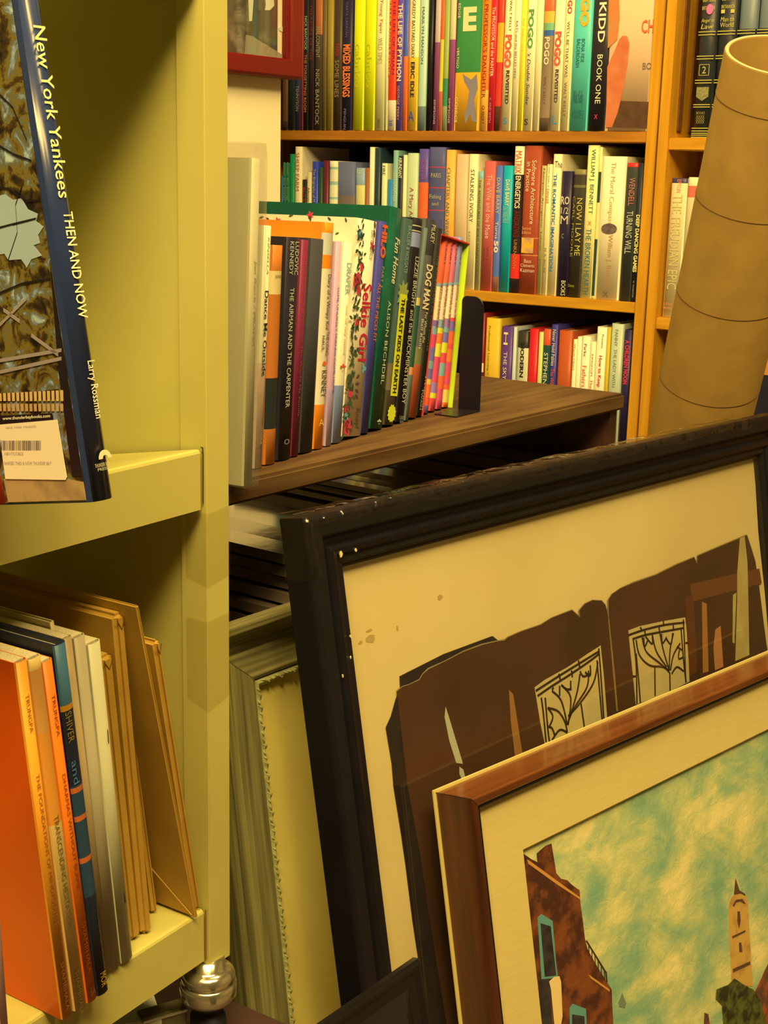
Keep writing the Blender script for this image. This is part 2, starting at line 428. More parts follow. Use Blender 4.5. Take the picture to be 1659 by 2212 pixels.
row(G, Z1, TOPW, 'books on the top visible bookcase shelf', [
 (608, 620, 100, 'brown and black book leftmost', (70, 45, 28), dict(bands=b1(614, (None, 262, (96, 60, 30))))),
 (620.5, 635, 100, 'dark teal book second from the left end', (42, 48, 40), dict(bands=())),
 (635.5, 648, 100, 'slate blue book half under the red framed picture', (62, 60, 72), dict(texts=[T('TENNYSON', 185, 240, (170, 130, 80))])),
 (648.5, 653, 100, 'thin red edged book', (150, 50, 40), {}),
 (653.5, 664, 10, 'black book with orange lower lettering', (38, 34, 28), dict(texts=[T('NICK BANTOCK', 35, 108, (190, 190, 120)), T('THE FORGETTING ROOM', 118, 242, (205, 130, 60))])),
 (664.5, 675, 10, 'black book with dull red lettering', (48, 30, 26), dict(texts=[T('TREASURE OF THE', 10, 130, (140, 50, 40))])),
 (676.5, 693, 25, 'dark brown book with faded cream lettering', (78, 60, 34), dict(texts=[T('MALCONTENT', 58, 125, (170, 150, 90)), T('NICK BANTOCK', 150, 270, (160, 140, 90))], bands=b1(684, (None, 75, (170, 90, 40))))),
 (693.5, 702, 30, 'olive brown cloth book', (110, 84, 34), {}),
 (702.5, 716, 33, 'mustard yellow edged book', (150, 118, 34), {}),
 (717, 735, 0, 'plastic wrapped dark book with a red title', (70, 50, 28), dict(texts=[T('PAPER', 95, 122, (170, 50, 40)), T('SOME LINES', 130, 210, (150, 120, 70))])),
 (735.5, 757, 0, 'black book with large orange capital lettering', (40, 32, 40), dict(texts=[T('MIXED BLESSINGS', 96, 210, (235, 110, 45), 0.15, 0.9, bold=0.03), T('DARYA CARAVAN', 5, 80, (110, 80, 100), 0.35, 0.6), T('PENGUIN', 235, 280, (120, 100, 110), 0.3, 0.55)])),
 (759, 782.5, 0, 'lime yellow book, left of the matching pair', (214, 200, 12), dict(texts=[T('cabrico', 95, 190, (190, 172, 14), 0.25, 0.75)])),
 (783, 806, 0, 'lime yellow book, right of the matching pair', (214, 200, 12), dict(texts=[T('cabrico', 95, 190, (190, 172, 14), 0.25, 0.75)])),
 (806.5, 828, 0, 'cream book with red script at top', (226, 204, 110), dict(texts=[T('Young Yapas', 0, 72, (190, 80, 40), 0.35, 0.75, shear=0.2), T('WILD TIMES', 82, 138, (190, 160, 70), 0.3, 0.75), T('ORION', 256, 276, (90, 70, 40), 0.4, 0.65)])),
 (828.3, 834, 0, 'very thin cream book beside red book', (228, 204, 116), dict(hard=False)),
 (834.5, 852, 0, 'red book with a cream foot', (214, 52, 24), dict(bands=b1(843, (217, 290, (240, 205, 130))), texts=[T('KILLER ANGELS BOOK', 0, 165, (240, 150, 60), 0.08, 0.3), T('THE LIFE OF BRIAN', 0, 160, (150, 40, 60), 0.5, 0.85), T('38', 258, 272, (60, 80, 150), 0.3, 0.75)])),
 (852.5, 866, 0, 'purple book with bold white title', (98, 70, 122), dict(texts=[T('THE LIFE OF PYTHON', 8, 175, (250, 225, 160), 0.15, 0.85, bold=0.03), T('GEORGE PERRY', 185, 260, (220, 140, 70), 0.3, 0.65)])),
 (866.3, 876, 0, 'blue and orange thin book', (240, 108, 40), dict(bands=b1(871, (None, 122, (70, 90, 150))))),
 (876.5, 898, 0, 'yellow orange book with black lettering', (244, 176, 40), dict(bands=b1(888, (None, 124, (248, 212, 110))), texts=[T('GREEDY BASTARD DIARY', 0, 126, (80, 60, 40), 0.35, 0.68), T('ERIC IDLE', 134, 210, (50, 34, 30), 0.35, 0.75, bold=0.03), T('A', 240, 262, (60, 60, 120), 0.2, 0.8, vertical=False)])),
 (899, 916.5, 0, 'pale blue book with thin dark lettering', (176, 186, 130), dict(bands=b1(908, (230, 290, (110, 120, 90))), texts=[T('MARILYN MANSON', 15, 138, (80, 80, 60), 0.35, 0.65)])),
 (918, 929, 0, 'plain black book', (30, 22, 18), {}),
 (932, 944, 0, 'thin booklet with a plum middle', (140, 64, 80), dict(hard=False, bands=b1(938, (None, 92, (190, 150, 110))), texts=[T('SIMPSONS', 215, 268, (200, 160, 130), 0.3, 0.6)])),
 (944.3, 952, 0, 'thin booklet with orange and yellow spine', (204, 176, 40), dict(hard=False, bands=b1(948, (None, 86, (214, 84, 30)), (198, 290, (200, 90, 50))))),
 (952.3, 963, 0, 'thin green booklet', (60, 120, 62), dict(hard=False, bands=b1(957, (None, 170, (150, 150, 60)), (230, 290, (150, 140, 80))))),
 (963.3, 976, 0, 'thin booklet with plum middle, beside green and yellow book', (146, 66, 84), dict(hard=False, bands=b1(970, (None, 86, (200, 170, 100))), texts=[T('SIMPSONS', 212, 266, (210, 170, 130), 0.3, 0.6)])),
 (979, 1033, 0, 'wide green over yellow book with a big letter', (242, 160, 30), dict(bands=b1(1005, (None, 157, (58, 118, 48))), extra=gutter_E, spine_round=0.1)),
 (1033.5, 1050, 0, 'orange book with brown capital lettering', (234, 106, 26), dict(bands=b1(1042, (195, 290, (246, 160, 50))), texts=[T("THE PROFESSOR'S DAUGHTER", -30, 212, (130, 50, 20), 0.25, 0.75), T('GUIBERT', 228, 268, (110, 50, 20), 0.3, 0.7)])),
 (1050.5, 1064, 0, 'crimson book with white lettering', (208, 32, 34), dict(texts=[T('The PROFESSOR and the PAINTER', 15, 165, (250, 210, 190), 0.25, 0.75), T('K. AND SMITH', 212, 265, (200, 110, 160), 0.3, 0.65)])),
 (1064.3, 1078, 0, 'red book with an orange patch', (206, 52, 28), dict(bands=b1(1071, (50, 135, (246, 150, 30)), (230, 290, (90, 50, 30))))),
 (1078.5, 1100, 0, 'cream book with red bubble letters, nearest red books', (240, 212, 116), dict(texts=[T('POGO', 75, 147, (232, 86, 50), 0.2, 0.9, bold=0.05), T('REVISITED', 152, 225, (60, 50, 30), 0.45, 0.8, bold=0.03), T('WALT KELLY', 0, 68, (90, 80, 50), 0.55, 0.8), T('S', 254, 268, (60, 120, 160), 0.3, 0.75, vertical=False)])),
 (1100.3, 1114.5, 0, 'thin cream book with grey lettering', (244, 206, 122), dict(hard=False, texts=[T('RATS and the BELLES FREE', 45, 170, (120, 110, 80), 0.3, 0.65)])),
 (1114.8, 1126, 0, 'thin bright yellow book', (250, 220, 40), dict(hard=False, texts=[T('PUT AND COMES WALT KELLY', 40, 178, (200, 160, 40), 0.4, 0.65)])),
 (1126.5, 1147, 0, 'cream book with green and red circle letters', (242, 212, 120), dict(texts=[T('POGO', 20, 105, (96, 140, 54), 0.2, 0.8, bold=0.04), T("'s Double Sundae", 115, 226, (60, 55, 30), 0.3, 0.65, shear=0.3), T('S', 257, 270, (40, 30, 20), 0.25, 0.65, vertical=False)])),
 (1147.3, 1161, 0, 'plain cream book without lettering', (240, 206, 116), dict(hard=False)),
 (1162, 1184, 0, 'grey brown book with rainbow top', (140, 106, 62), dict(bands=b1(1174, (None, 25, (220, 90, 40)), (25, 50, (232, 160, 50)), (50, 66, (120, 160, 90)), (66, 78, (60, 90, 120)), (255, 290, (96, 70, 40))), texts=[T('POGO', 80, 140, (250, 222, 130), 0.25, 0.75, bold=0.02), T('WALT KELLY', 165, 225, (110, 84, 50), 0.35, 0.6)])),
 (1184.5, 1206.5, 0, 'cream book with red bubble letters, beside rainbow book', (242, 212, 120), dict(texts=[T('POGO', 68, 143, (220, 80, 50), 0.2, 0.85, bold=0.05), T('REVISITED', 150, 222, (70, 60, 40), 0.4, 0.75, bold=0.03), T('L', 250, 268, (60, 120, 160), 0.3, 0.8, vertical=False)])),
 (1207, 1225.5, 0, 'cream book with one long black line of lettering', (244, 212, 110), dict(texts=[T('POGO', -25, 30, (190, 60, 50), 0.3, 0.85, bold=0.03), T("WE'LL BE THAT WAS   WALT KELLY", 46, 252, (110, 92, 50), 0.35, 0.7)])),
 (1226, 1266, 0, 'wide turquoise book with yellow letters', (86, 176, 136), dict(texts=[T('POGO', -60, 58, (240, 160, 30), 0.35, 0.85, bold=0.06), T('BONA FIDE', 84, 135, (40, 80, 60), 0.5, 0.7), T('BALDERDASH', 84, 145, (40, 80, 60), 0.25, 0.45), T('Walt Kelly', 195, 232, (30, 70, 60), 0.2, 0.75, vertical=False), T('VOLUME 2', 238, 256, (30, 90, 70), 0.2, 0.8, vertical=False)])),
 (1266.5, 1305, 0, 'wide black book with white capital lettering', (44, 34, 28), dict(texts=[T('CHIP KIDD', -90, 92, (246, 226, 170), 0.35, 0.75, bold=0.02), T('BOOK ONE', 118, 224, (226, 206, 150), 0.4, 0.7), T('x', 247, 257, (200, 40, 60), 0.4, 0.6, vertical=False)])),
 (1305.5, 1402, -40, 'widest book showing a large finger photograph, rightmost', (214, 160, 92), dict(extra=finger, spine_round=0.08, rough=0.3)),
], vtop=V1)

# ---- middle row
MIDW = 'on the middle bookcase shelf'
row(G, Z2, MIDW, 'books on the middle bookcase shelf', [
 (606.5, 611, 380, 'short blue book at the far left end', (50, 110, 160), dict(ref='top')),
 (611, 618, 352, 'dark green book nearest the white wall', (30, 100, 52), dict(ref='top', texts=[T('Golden Box Stories', 350, 432, (170, 190, 110))])),
 (618, 625, 352, 'dark green book, second of the green trio', (30, 104, 54), dict(ref='top', texts=[T('Golden Box Stories', 350, 432, (170, 190, 110))])),
 (625, 636, 333, 'taller bright green book', (30, 130, 60), dict(ref='top')),
 (636, 652, 317, 'tall cream book with faint red lettering', (240, 212, 120), dict(ref='top', texts=[T('SHEEP FARM', 330, 412, (200, 110, 70), 0.2, 0.7)])),
 (652.5, 662, 388, 'short black book with red lettering', (50, 34, 26), dict(ref='top', texts=[T('Beat It', 405, 436, (200, 60, 40))])),
 (662.5, 672, 372, 'short cream and black book', (214, 184, 100), dict(ref='top', texts=[T('Advocate', 405, 436, (60, 50, 30))])),
 (673, 687, 349, 'royal blue book with yellow lettering', (50, 58, 120), dict(ref='top', texts=[T('The Biography of M', 365, 436, (190, 170, 80), 0.2, 0.65)])),
 (687.5, 696.5, 362, 'narrow mottled green book', (40, 66, 34), dict(ref='top')),
 (697, 709.5, 347, 'maroon cloth book', (96, 30, 28), dict(ref='top')),
 (710, 728, 348, 'cream book with pale blue stripes', (226, 208, 128), dict(ref='top', bands=[(0.93, 0.95, (150, 170, 120)), (0.80, 0.83, (150, 170, 120)), (0.68, 0.70, (150, 170, 120))])),
 (728.5, 766.5, 350, 'wide grey blue book with a faded label', (98, 94, 92), dict(ref='top', bands=[(0.62, 0.72, (120, 96, 70))])),
 (767, 788, 363, 'cream book with a grey blue top', (228, 208, 100), dict(ref='top', bands=[(0.85, 1.0, (140, 150, 130))], texts=[T('CD', 368, 376, (220, 200, 60), 0.25, 0.75, vertical=False)])),
 (788.5, 797, 363, 'slim rust brown book', (150, 84, 36), dict(ref='top')),
 (798, 808.5, 318, 'tall slim plain cream book', (244, 216, 124), dict(ref='top')),
 (809, 822, 320, 'dark green black book', (40, 52, 42), dict(ref='top')),
 (824, 836, 353, 'buff book with small top lettering', (220, 196, 110), dict(ref='top', texts=[T('FIRE', 358, 378, (90, 80, 40))])),
 (836.5, 848.5, 388, 'short bright blue book', (52, 116, 160), dict(ref='top')),
 (849, 860, 325, 'pale green book with lettering down its spine', (130, 158, 110), dict(ref='top', texts=[T('GEOGRAPHER', 370, 436, (220, 220, 160))])),
 (860.5, 870.5, 337, 'black book with white block lettering', (40, 38, 34), dict(ref='top', texts=[T('ABUNDANT', 340, 385, (240, 230, 180), 0.15, 0.85, bold=0.02)])),
 (871, 878.5, 335, 'slim cream book left of the grey green one', (240, 206, 116), dict(ref='top')),
 (879, 903.5, 331, 'grey green book with thin red lettering', (186, 184, 112), dict(ref='top', texts=[T('A Mary Ann', 405, 480, (176, 70, 50), 0.25, 0.7)])),
 (904, 925.5, 322, 'violet book with an orange title strip', (92, 70, 110), dict(ref='top', bands=[(0.42, 0.76, (226, 96, 40))], texts=[T('JOAN OF', 345, 388, (190, 70, 80), 0.3, 0.7)])),
 (926, 962.5, 318, 'wide navy book with gold lettering and red rules', (84, 78, 92), dict(ref='top', bands=[(0.855, 0.862, (190, 60, 50)), (0.71, 0.717, (190, 60, 50)), (0.55, 0.557, (190, 60, 50))], texts=[T('PARIS', 374, 384, (190, 160, 90), 0.2, 0.8, vertical=False), T('Fishing', 420, 432, (190, 160, 90), 0.15, 0.85, vertical=False), T('and', 436, 444, (190, 160, 90), 0.3, 0.7, vertical=False)])),
 (963, 983.5, 324, 'orange book with blue green capital lettering', (246, 156, 52), dict(ref='top', texts=[T('CHAPTERS AND VERSE', 362, 510, (110, 110, 80), 0.2, 0.6)])),
 (974.5, 1001, 333, 'plain tan book left of the ivory titled one', (206, 160, 94), {}),
 (1001.5, 1022, 333, 'cream book with large grey capital lettering', (240, 214, 116), dict(texts=[T('STALKING IVORY', 366, 480, (90, 84, 50), 0.3, 0.7), T('KATE ROSS', 500, 550, (150, 130, 80), 0.3, 0.5)])),
 (1022.5, 1034, 370, 'slim olive tan book with small dark capitals', (176, 156, 84), dict(bands=[(0.94, 1.0, (130, 160, 130))], texts=[T('THE ADVENTURES OF BOKO HAMAS AZUARE', 388, 600, (90, 80, 40), 0.25, 0.7)])),
 (1034.5, 1059.5, 348, 'salmon red book with cream title', (196, 82, 58), dict(texts=[T('The Wife and the Muse', 378, 515, (240, 176, 120), 0.35, 0.75), T('WILLIAM', 532, 588, (140, 50, 40), 0.5, 0.7), T('ABBOT', 532, 588, (140, 50, 40), 0.22, 0.42)])),
 (1060, 1074.5, 358, 'blue book with yellow author line', (80, 96, 140), dict(bands=[(0.0, 0.12, (150, 90, 60))], texts=[T('DAVE BARRY', 384, 462, (226, 180, 80), 0.25, 0.75), T('Turns', 478, 516, (240, 210, 170), 0.3, 0.7), T('50', 520, 546, (250, 230, 190), 0.2, 0.85, bold=0.03)])),
 (1075, 1096.5, 358, 'teal book with white lettering', (20, 150, 142), dict(texts=[T('DAVE BARRY', 388, 445, (236, 230, 190), 0.35, 0.75, bold=0.02), T('IS NOT MAKING THIS UP', 446, 482, (150, 190, 150), 0.2, 0.75)])),
 (1097, 1117.5, 316, 'black book with a white top and red foot', (40, 24, 20), dict(bands=[(0.81, 1.0, (250, 226, 160)), (0.1, 0.27, (220, 40, 24))], texts=[T('MATRIX', 326, 374, (226, 80, 50), 0.2, 0.85), T('ENERGETICS', 380, 450, (240, 214, 140), 0.3, 0.85, bold=0.02), T('ANDREWS', 455, 512, (130, 30, 24), 0.3, 0.85), T('UNKNOWN', 518, 580, (190, 120, 40), 0.4, 0.75)])),
 (1118, 1156, 315, 'wide brick red book with white title and picture', (158, 62, 28), dict(bands=[(0.262, 0.268, (214, 120, 60)), (0.38, 0.385, (214, 120, 60))], texts=[T('Software Architecture', 346, 484, (246, 210, 160), 0.5, 0.75), T('in Practice', 350, 414, (246, 210, 160), 0.2, 0.42), T('Second', 490, 497, (230, 150, 70), 0.1, 0.6, vertical=False), T('Edition', 499, 506, (230, 150, 70), 0.1, 0.6, vertical=False), T('Bass', 560, 568, (236, 180, 130), 0.3, 0.7, vertical=False), T('Clements', 570, 577, (236, 180, 130), 0.1, 0.9, vertical=False), T('Kazman', 580, 588, (236, 180, 130), 0.1, 0.9, vertical=False)], extra=lambda r, w_, h_, loc: (lambda q: q.build('cover_picture', M((240, 160, 30), 0.4, noise=(90, 80, 110), nscale=60, ramp=(0.45, 0.6)), r, tri=True))((lambda m_: (m_.prism([loc(1126, 546), (loc(1126, 546)[0] + w_ * 0.68, loc(1126, 546)[1]), (loc(1126, 546)[0] + w_ * 0.68, loc(1126, 513)[1]), (loc(1126, 546)[0], loc(1126, 513)[1])], 0.0003, 0.0006), m_)[1])(MB())))),
 (1156.5, 1167, 358, 'slim tan book with dark green lettering', (178, 150, 70), dict(texts=[T('Nunquam Arrogation  Lemon', 364, 540, (90, 80, 36), 0.3, 0.75), T('Pivotal', 560, 605, (110, 90, 50), 0.3, 0.7)])),
 (1167.5, 1178.5, 355, 'slim cream book with red and black lettering', (240, 208, 112), dict(hard=False, texts=[T('The Voice Speaks of', 348, 404, (110, 100, 60), 0.3, 0.7), T('DANGER', 408, 440, (220, 70, 50), 0.2, 0.7), T('N. A. Am, Ed.', 536, 590, (100, 90, 50), 0.3, 0.7)])),
 (1179, 1198, 333, 'cream book with bold blue capital lettering', (244, 206, 116), dict(texts=[T('THE ROMANTIC IMAGINATION', 376, 586, (50, 110, 130), 0.2, 0.6, bold=0.02), T('The', 348, 362, (50, 50, 40), 0.3, 1.1, vertical=False)])),
 (1199, 1223, 370, 'dark purple black book with broken white letters', (38, 26, 40), dict(texts=[T('RO', 424, 442, (210, 180, 120), 0.1, 0.85, vertical=False, bold=0.02), T('1/2', 448, 462, (210, 180, 120), 0.15, 0.8, vertical=False), T('M', 466, 484, (210, 180, 120), 0.15, 0.8, vertical=False), T('C', 505, 515, (160, 130, 100), 0.3, 0.5, vertical=False), T('BOOKS', 606, 638, (220, 200, 120), 0.5, 0.9)])),
 (1223.5, 1250, 366, 'dark brown book with tall mustard title', (66, 54, 34), dict(bands=[(0.96, 1.0, (130, 110, 50)), (0.86, 0.88, (110, 100, 40))], texts=[T('NOW I LAY ME', 428, 552, (200, 170, 60), 0.45, 0.9), T('CARL MOORE', 424, 555, (150, 130, 40), 0.12, 0.3), T('Disney', 614, 622, (150, 150, 30), 0.1, 0.6, vertical=False)])),
 (1250.5, 1276, 314, 'tall cream book with slate capital lettering', (234, 202, 98), dict(texts=[T('WILLIAM J. BENNETT', 322, 462, (70, 90, 64), 0.3, 0.75), T('THE BROKEN HEARTH', 494, 636, (60, 100, 80), 0.3, 0.75), T('x', 478, 486, (220, 110, 60), 0.4, 0.7, vertical=False)])),
 (1276.3, 1282.5, 318, 'very slim cream and black book', (226, 196, 100), dict(hard=False, bands=[(0.02, 0.4, (40, 60, 44)), (0.64, 0.84, (40, 60, 44))])),
 (1283, 1334.5, 338, 'widest cream book with a dark oval emblem', (250, 226, 124), dict(texts=[T('The Moral Compass', 350, 484, (196, 150, 60), 0.35, 0.6), T('William J. Bennett', 507, 622, (180, 120, 50), 0.4, 0.65), T('x', 630, 642, (110, 90, 40), 0.35, 0.6, vertical=False)], extra=lambda r, w_, h_, loc: (lambda m_: (m_.prism([(loc(1316, 494)[0] + cos(a * pi / 8) * w_ * 0.33, loc(1316, 494)[1] + sin(a * pi / 8) * 0.0085) for a in range(16)], 0.0003, 0.0007), m_.build('emblem', M((90, 64, 44), 0.5, noise=(150, 120, 90), nscale=90), r, tri=True)))(MB()))),
 (1335, 1359.5, 352, 'charcoal book with tall narrow title', (66, 62, 42), dict(bands=[(0.97, 1.0, (190, 40, 30))], texts=[T('WENDELL', 384, 444, (196, 110, 80), 0.35, 0.85), T('TURNING WILL', 456, 548, (200, 180, 130), 0.3, 0.85)])),
 (1360, 1372, 352, 'slim black book with yellow letters, rightmost', (40, 38, 34), dict(texts=[T('DEEP DANCING GAMES', 464, 588, (236, 206, 90), 0.2, 0.9, bold=0.03), T('W. THORNTON', 606, 642, (150, 140, 90), 0.35, 0.65)])),
], z=-0.004)

# ---- lower row
LOWW = 'on the lower bookcase shelf'
row(G, Z3, LOWW, 'books on the lower bookcase shelf', [
 (1000, 1037, 690, 'blue book mostly hidden by the black bookend', (30, 110, 150), dict(ref='top')),
 (1038, 1048, 677, 'thin dark red book beside the bookend', (140, 30, 30), dict(ref='top', bands=[(0.0, 0.55, (60, 40, 30)), (0.55, 0.62, (230, 180, 110))])),
 (1049, 1082, 688, 'wide mustard book with brown lettering', (214, 158, 30), dict(ref='top', texts=[T('Professional Learning C', 704, 812, (140, 96, 20), 0.2, 0.38)])),
 (1083, 1109, 706, 'purple book with white lettering', (84, 46, 84), dict(ref='top', texts=[T('THE SKY', 760, 820, (230, 190, 170), 0.3, 0.6), T('H', 718, 745, (240, 200, 150), 0.25, 0.6)])),
 (1109.5, 1117, 707, 'thin pale blue book', (190, 180, 140), dict(ref='top')),
 (1118, 1142, 716, 'black book with a white panel', (50, 40, 24), dict(ref='top', bands=[(0.0, 0.86, (226, 212, 140))], texts=[T('MODERN', 740, 815, (40, 36, 24), 0.35, 0.7, bold=0.04)])),
 (1143, 1164, 711, 'bright red book', (196, 24, 24), dict(ref='top')),
 (1164.5, 1174, 718, 'slim pale green book', (190, 180, 80), dict(ref='top')),
 (1174.5, 1190, 711, 'teal book with an orange red top', (40, 70, 52), dict(ref='top', bands=[(0.87, 1.0, (210, 70, 30))], texts=[T('STEPHEN', 762, 830, (230, 214, 150), 0.25, 0.8)])),
 (1191, 1206, 702, 'navy book with cream and orange lettering', (56, 46, 90), dict(ref='top', texts=[T('Never Hold Fables', 712, 790, (230, 200, 160), 0.25, 0.75), T('The Wil', 797, 830, (226, 90, 40), 0.25, 0.8)])),
 (1206.5, 1238, 715, 'wide brick orange cloth book', (176, 70, 22), dict(ref='top')),
 (1238.5, 1247, 734, 'short cream book', (244, 208, 112), dict(ref='top', hard=False, texts=[T('Warm Heart', 742, 800, (160, 130, 60))])),
 (1247.5, 1257, 728, 'short slim cream book beside taller cream', (246, 212, 124), dict(ref='top', hard=False)),
 (1257.5, 1276, 727, 'cream book with red and black lettering', (246, 214, 124), dict(ref='top', texts=[T('Parke', 743, 770, (90, 80, 50), 0.3, 0.65), T('Fathers', 790, 836, (220, 80, 50), 0.25, 0.75)])),
 (1276.5, 1287, 739, 'short cream book with red foot lettering', (244, 206, 120), dict(ref='top', hard=False, texts=[T('KINGDOM', 765, 812, (110, 90, 50), 0.35, 0.7), T('The', 820, 840, (210, 60, 50), 0.3, 0.8)])),
 (1289, 1312, 707, 'taller cream book with bold red lettering', (248, 218, 130), dict(ref='top', texts=[T('Prentiss', 722, 752, (110, 90, 50), 0.55, 0.75), T('How to Keep', 768, 836, (216, 50, 50), 0.3, 0.7, bold=0.02)])),
 (1312.5, 1320, 708, 'slim ochre book', (196, 152, 20), dict(ref='top')),
 (1320.5, 1348, 700, 'wide grey green book with faded lettering', (176, 168, 108), dict(ref='top', texts=[T('FANNY  THE LADY WITH', 712, 836, (130, 120, 70), 0.35, 0.6)])),
 (1349, 1367, 713, 'navy book with jagged red lettering', (40, 28, 48), dict(ref='top', texts=[T('A CHILDREN NOON', 735, 830, (226, 50, 60), 0.2, 0.75, bold=0.03)])),
], z=-0.004)

# ---- second bookcase rows
gdot = (190, 160, 60)
def gilt(num, title):
    def f(root, wd, hh, loc):
        for y in (68.5, 75, 121, 127, 173, 179, 226, 231, 277, 283, 288, 292, 296.5):
            mb = MB(); v = loc(1530, y)[1]; mb.box(wd * 0.04, wd * 0.97, v - 0.0006, v + 0.0006, -0.0002, 0.0003)
            mb.build('gilt_rule', M(gdot, 0.35), root)
        x = wd / 2
        if num:
            a = loc(1526, 163)[1]; b = loc(1526, 139)[1]; q = MB(); t = 0.0007; r = (b - a) / 2; cc = (a + b) / 2
            q.box(x - r, x + r, b - t, b, 0, 0.0003); q.box(x - r, x + r, a, a + t, 0, 0.0003); q.box(x - r, x - r + t, a, b, 0, 0.0003); q.box(x + r - t, x + r, a, b, 0, 0.0003)
            q.build('gilt_number_box', M(gdot, 0.35), root)
            lettering(root, num, x - 0.003, x + 0.003, cc - 0.005, cc + 0.005, 0.0004, gdot, vertical=False)
            a = loc(1522, 218)[1]; b = loc(1522, 188)[1]; r = (b - a) / 2
            q = MB(); q.prism([(x - r * 0.95, b), (x - r * 0.95, a + r * 0.6), (x, a), (x + r * 0.95, a + r * 0.6), (x + r * 0.95, b)], 0, 0.0003)
            q.build('gilt_crest', M((150, 130, 60), 0.4, noise=(60, 50, 30), nscale=300), root, tri=True)
            for yy in (244, 252, 258, 264):
                v = loc(1520, yy)[1]; lettering(root, 'BOOKS' if yy == 244 else 'XXXX', wd * 0.25, wd * 0.72, v - 0.002, v + 0.002, 0.0004, (150, 126, 56), vertical=False)
        for s, y0, y1 in title:
            a = loc(1535, y1)[1]; b = loc(1535, y0)[1]
            lettering(root, s, wd * 0.15, wd * 0.85, a, b, 0.0004, gdot, vertical=False, shear=0.2 if s[0] in 'AML' and s != 'ANATHEMA' else 0)
    return f
RW2 = 'on the right bookcase'
blk = (44, 42, 32)
book(G, 1491, 1530, -60, 'black gilt banded volume with a pink price dot', blk, where=RW2, group='gilt banded encyclopedia volumes', vb=Y1, vtop=Y1 + 0.27, dp=0.2, spine_round=0.6,
     extra=gilt('2', [('BRITANNICA', 13, 21), ('Angel to', 40, 50), ('Law', 52, 62), ('GREAT BOOKS', -5, 4)]))
_rt = ALLB[-1]
mb = MB(); mb.prism([(0.5 * 0.034 + 0.0055 * cos(a * pi / 8) * 1.0, 0.0075 * sin(a * pi / 8)) for a in range(16)], 0.0006, 0.001)
_d = mb.build('price_dot', M((250, 100, 110), 0.5), _rt, tri=True)
book(G, 1531, 1572, -60, 'black gilt banded volume behind the tube rim', (42, 40, 30), where=RW2, group='gilt banded encyclopedia volumes', vb=Y1, vtop=Y1 + 0.27, dp=0.2, spine_round=0.6,
     extra=gilt('', [('BRITANNICA', 12, 20), ('II', 22, 30), ('Man to', 38, 48), ('World', 50, 60), ('GREAT BOOKS', -6, 3)]))
book(G, 1573, 1614, -60, 'grey topped volume behind the tube', (44, 42, 34), where=RW2, group='gilt banded encyclopedia volumes', vb=Y1, vtop=Y1 + 0.27, dp=0.2, spine_round=0.6,
     bands=[(0.58, 1.0, (104, 104, 80))], extra=gilt('', []))
book(G, 1615, 1656, -60, 'grey topped volume nearest the right edge', (44, 42, 34), where=RW2, group='gilt banded encyclopedia volumes', vb=Y1, vtop=Y1 + 0.27, dp=0.2, spine_round=0.6,
     bands=[(0.58, 1.0, (104, 104, 80))], extra=gilt('', []))
# dot placed on the spine
_inv = _rt.matrix_world.inverted(); _u, _v = G.uv(1534, 20); _q = _inv @ G.pt(_u, _v); _d.location = (_q.x - 0.017, _q.y, 0)
R2 = [(1429, 1463, 385, 'cream hardback with embossed outline title', (246, 212, 116), dict(bands=[(0.965, 1.0, (60, 50, 60))], texts=[T('EPTON', 388, 416, (240, 120, 70), 0.4, 0.65), T('THE FREUDIAN EPIC', 420, 625, (206, 170, 80), 0.2, 0.8), T('LITTLE', 655, 660, (230, 130, 70), 0.1, 0.6, vertical=False), T('BROWN', 663, 668, (230, 130, 70), 0.1, 0.6, vertical=False)])),
      (1464, 1490, 383, 'cream and orange book beside embossed cream hardback', (226, 190, 110), dict(bands=[(0.86, 0.94, (220, 100, 60))])),
      (1491, 1530, 390, 'plain brown book hidden behind the tube', (120, 80, 40), {})]
row(G, Y2, RW2, 'books on the second shelf of the right bookcase', R2)
Y3 = Y2 - 0.27
row(G, Y3, RW2, 'lower books of the right bookcase', [
 (1560, 1600, 770, 'brown book low behind the cardboard tube', (130, 84, 30), dict(ref='top')),
 (1601, 1640, 740, 'orange brown book low at the right edge', (196, 112, 34), dict(ref='top', bands=[(0.55, 0.8, (40, 34, 36))])),
 (1641, 1700, 720, 'ochre book low at the right edge with black block', (206, 124, 40), dict(ref='top', bands=[(0.5, 0.75, (40, 34, 36)), (0.85, 1.0, (50, 40, 50))])),
])

# ================================================================== WHITE WALL END AND RED FRAMED PICTURE
PU = yawdir(38)
P = Frame(at_depth(606, 300, 2.25), PU, ZUP); P.o.z = 0
mb = MB(); mb.box(-0.30, 0.0, 0, 2.7, -0.12, 0.0)
o = mb.build('wall_pier', M((240, 206, 120), 0.8, noise=(225, 190, 105), nscale=6, name='cream_wall'), mw=P.mat()); o['kind'] = 'structure'; o.name = 'wall_middle'
ub, vb_ = P.uv(655, 172, 0.03)
def ring(prof, x0, x1, y0, y1, name, m, parent, bevel=0):
    """prof: closed list of (inset, z); swept round the rectangle with mitred corners"""
    mb = MB(); n = len(prof); cs = [(x0, y0, 1, 1), (x1, y0, -1, 1), (x1, y1, -1, -1), (x0, y1, 1, -1)]
    vs = [(cx + sx * i, cy + sy * i, z) for (cx, cy, sx, sy) in cs for (i, z) in prof]
    fs = [(c * n + k, c * n + (k + 1) % n, ((c + 1) % 4) * n + (k + 1) % n, ((c + 1) % 4) * n + k) for c in range(4) for k in range(n)]
    mb.add(vs, fs); return mb.build(name, m, parent, bevel=bevel)
pw = 0.36; ph = 0.46
pf = empty('framed_photograph', P.mat(ub - pw, vb_, 0.002), 'red framed black and white photograph hanging on white wall end, top left', 'picture')
fwid = 0.029
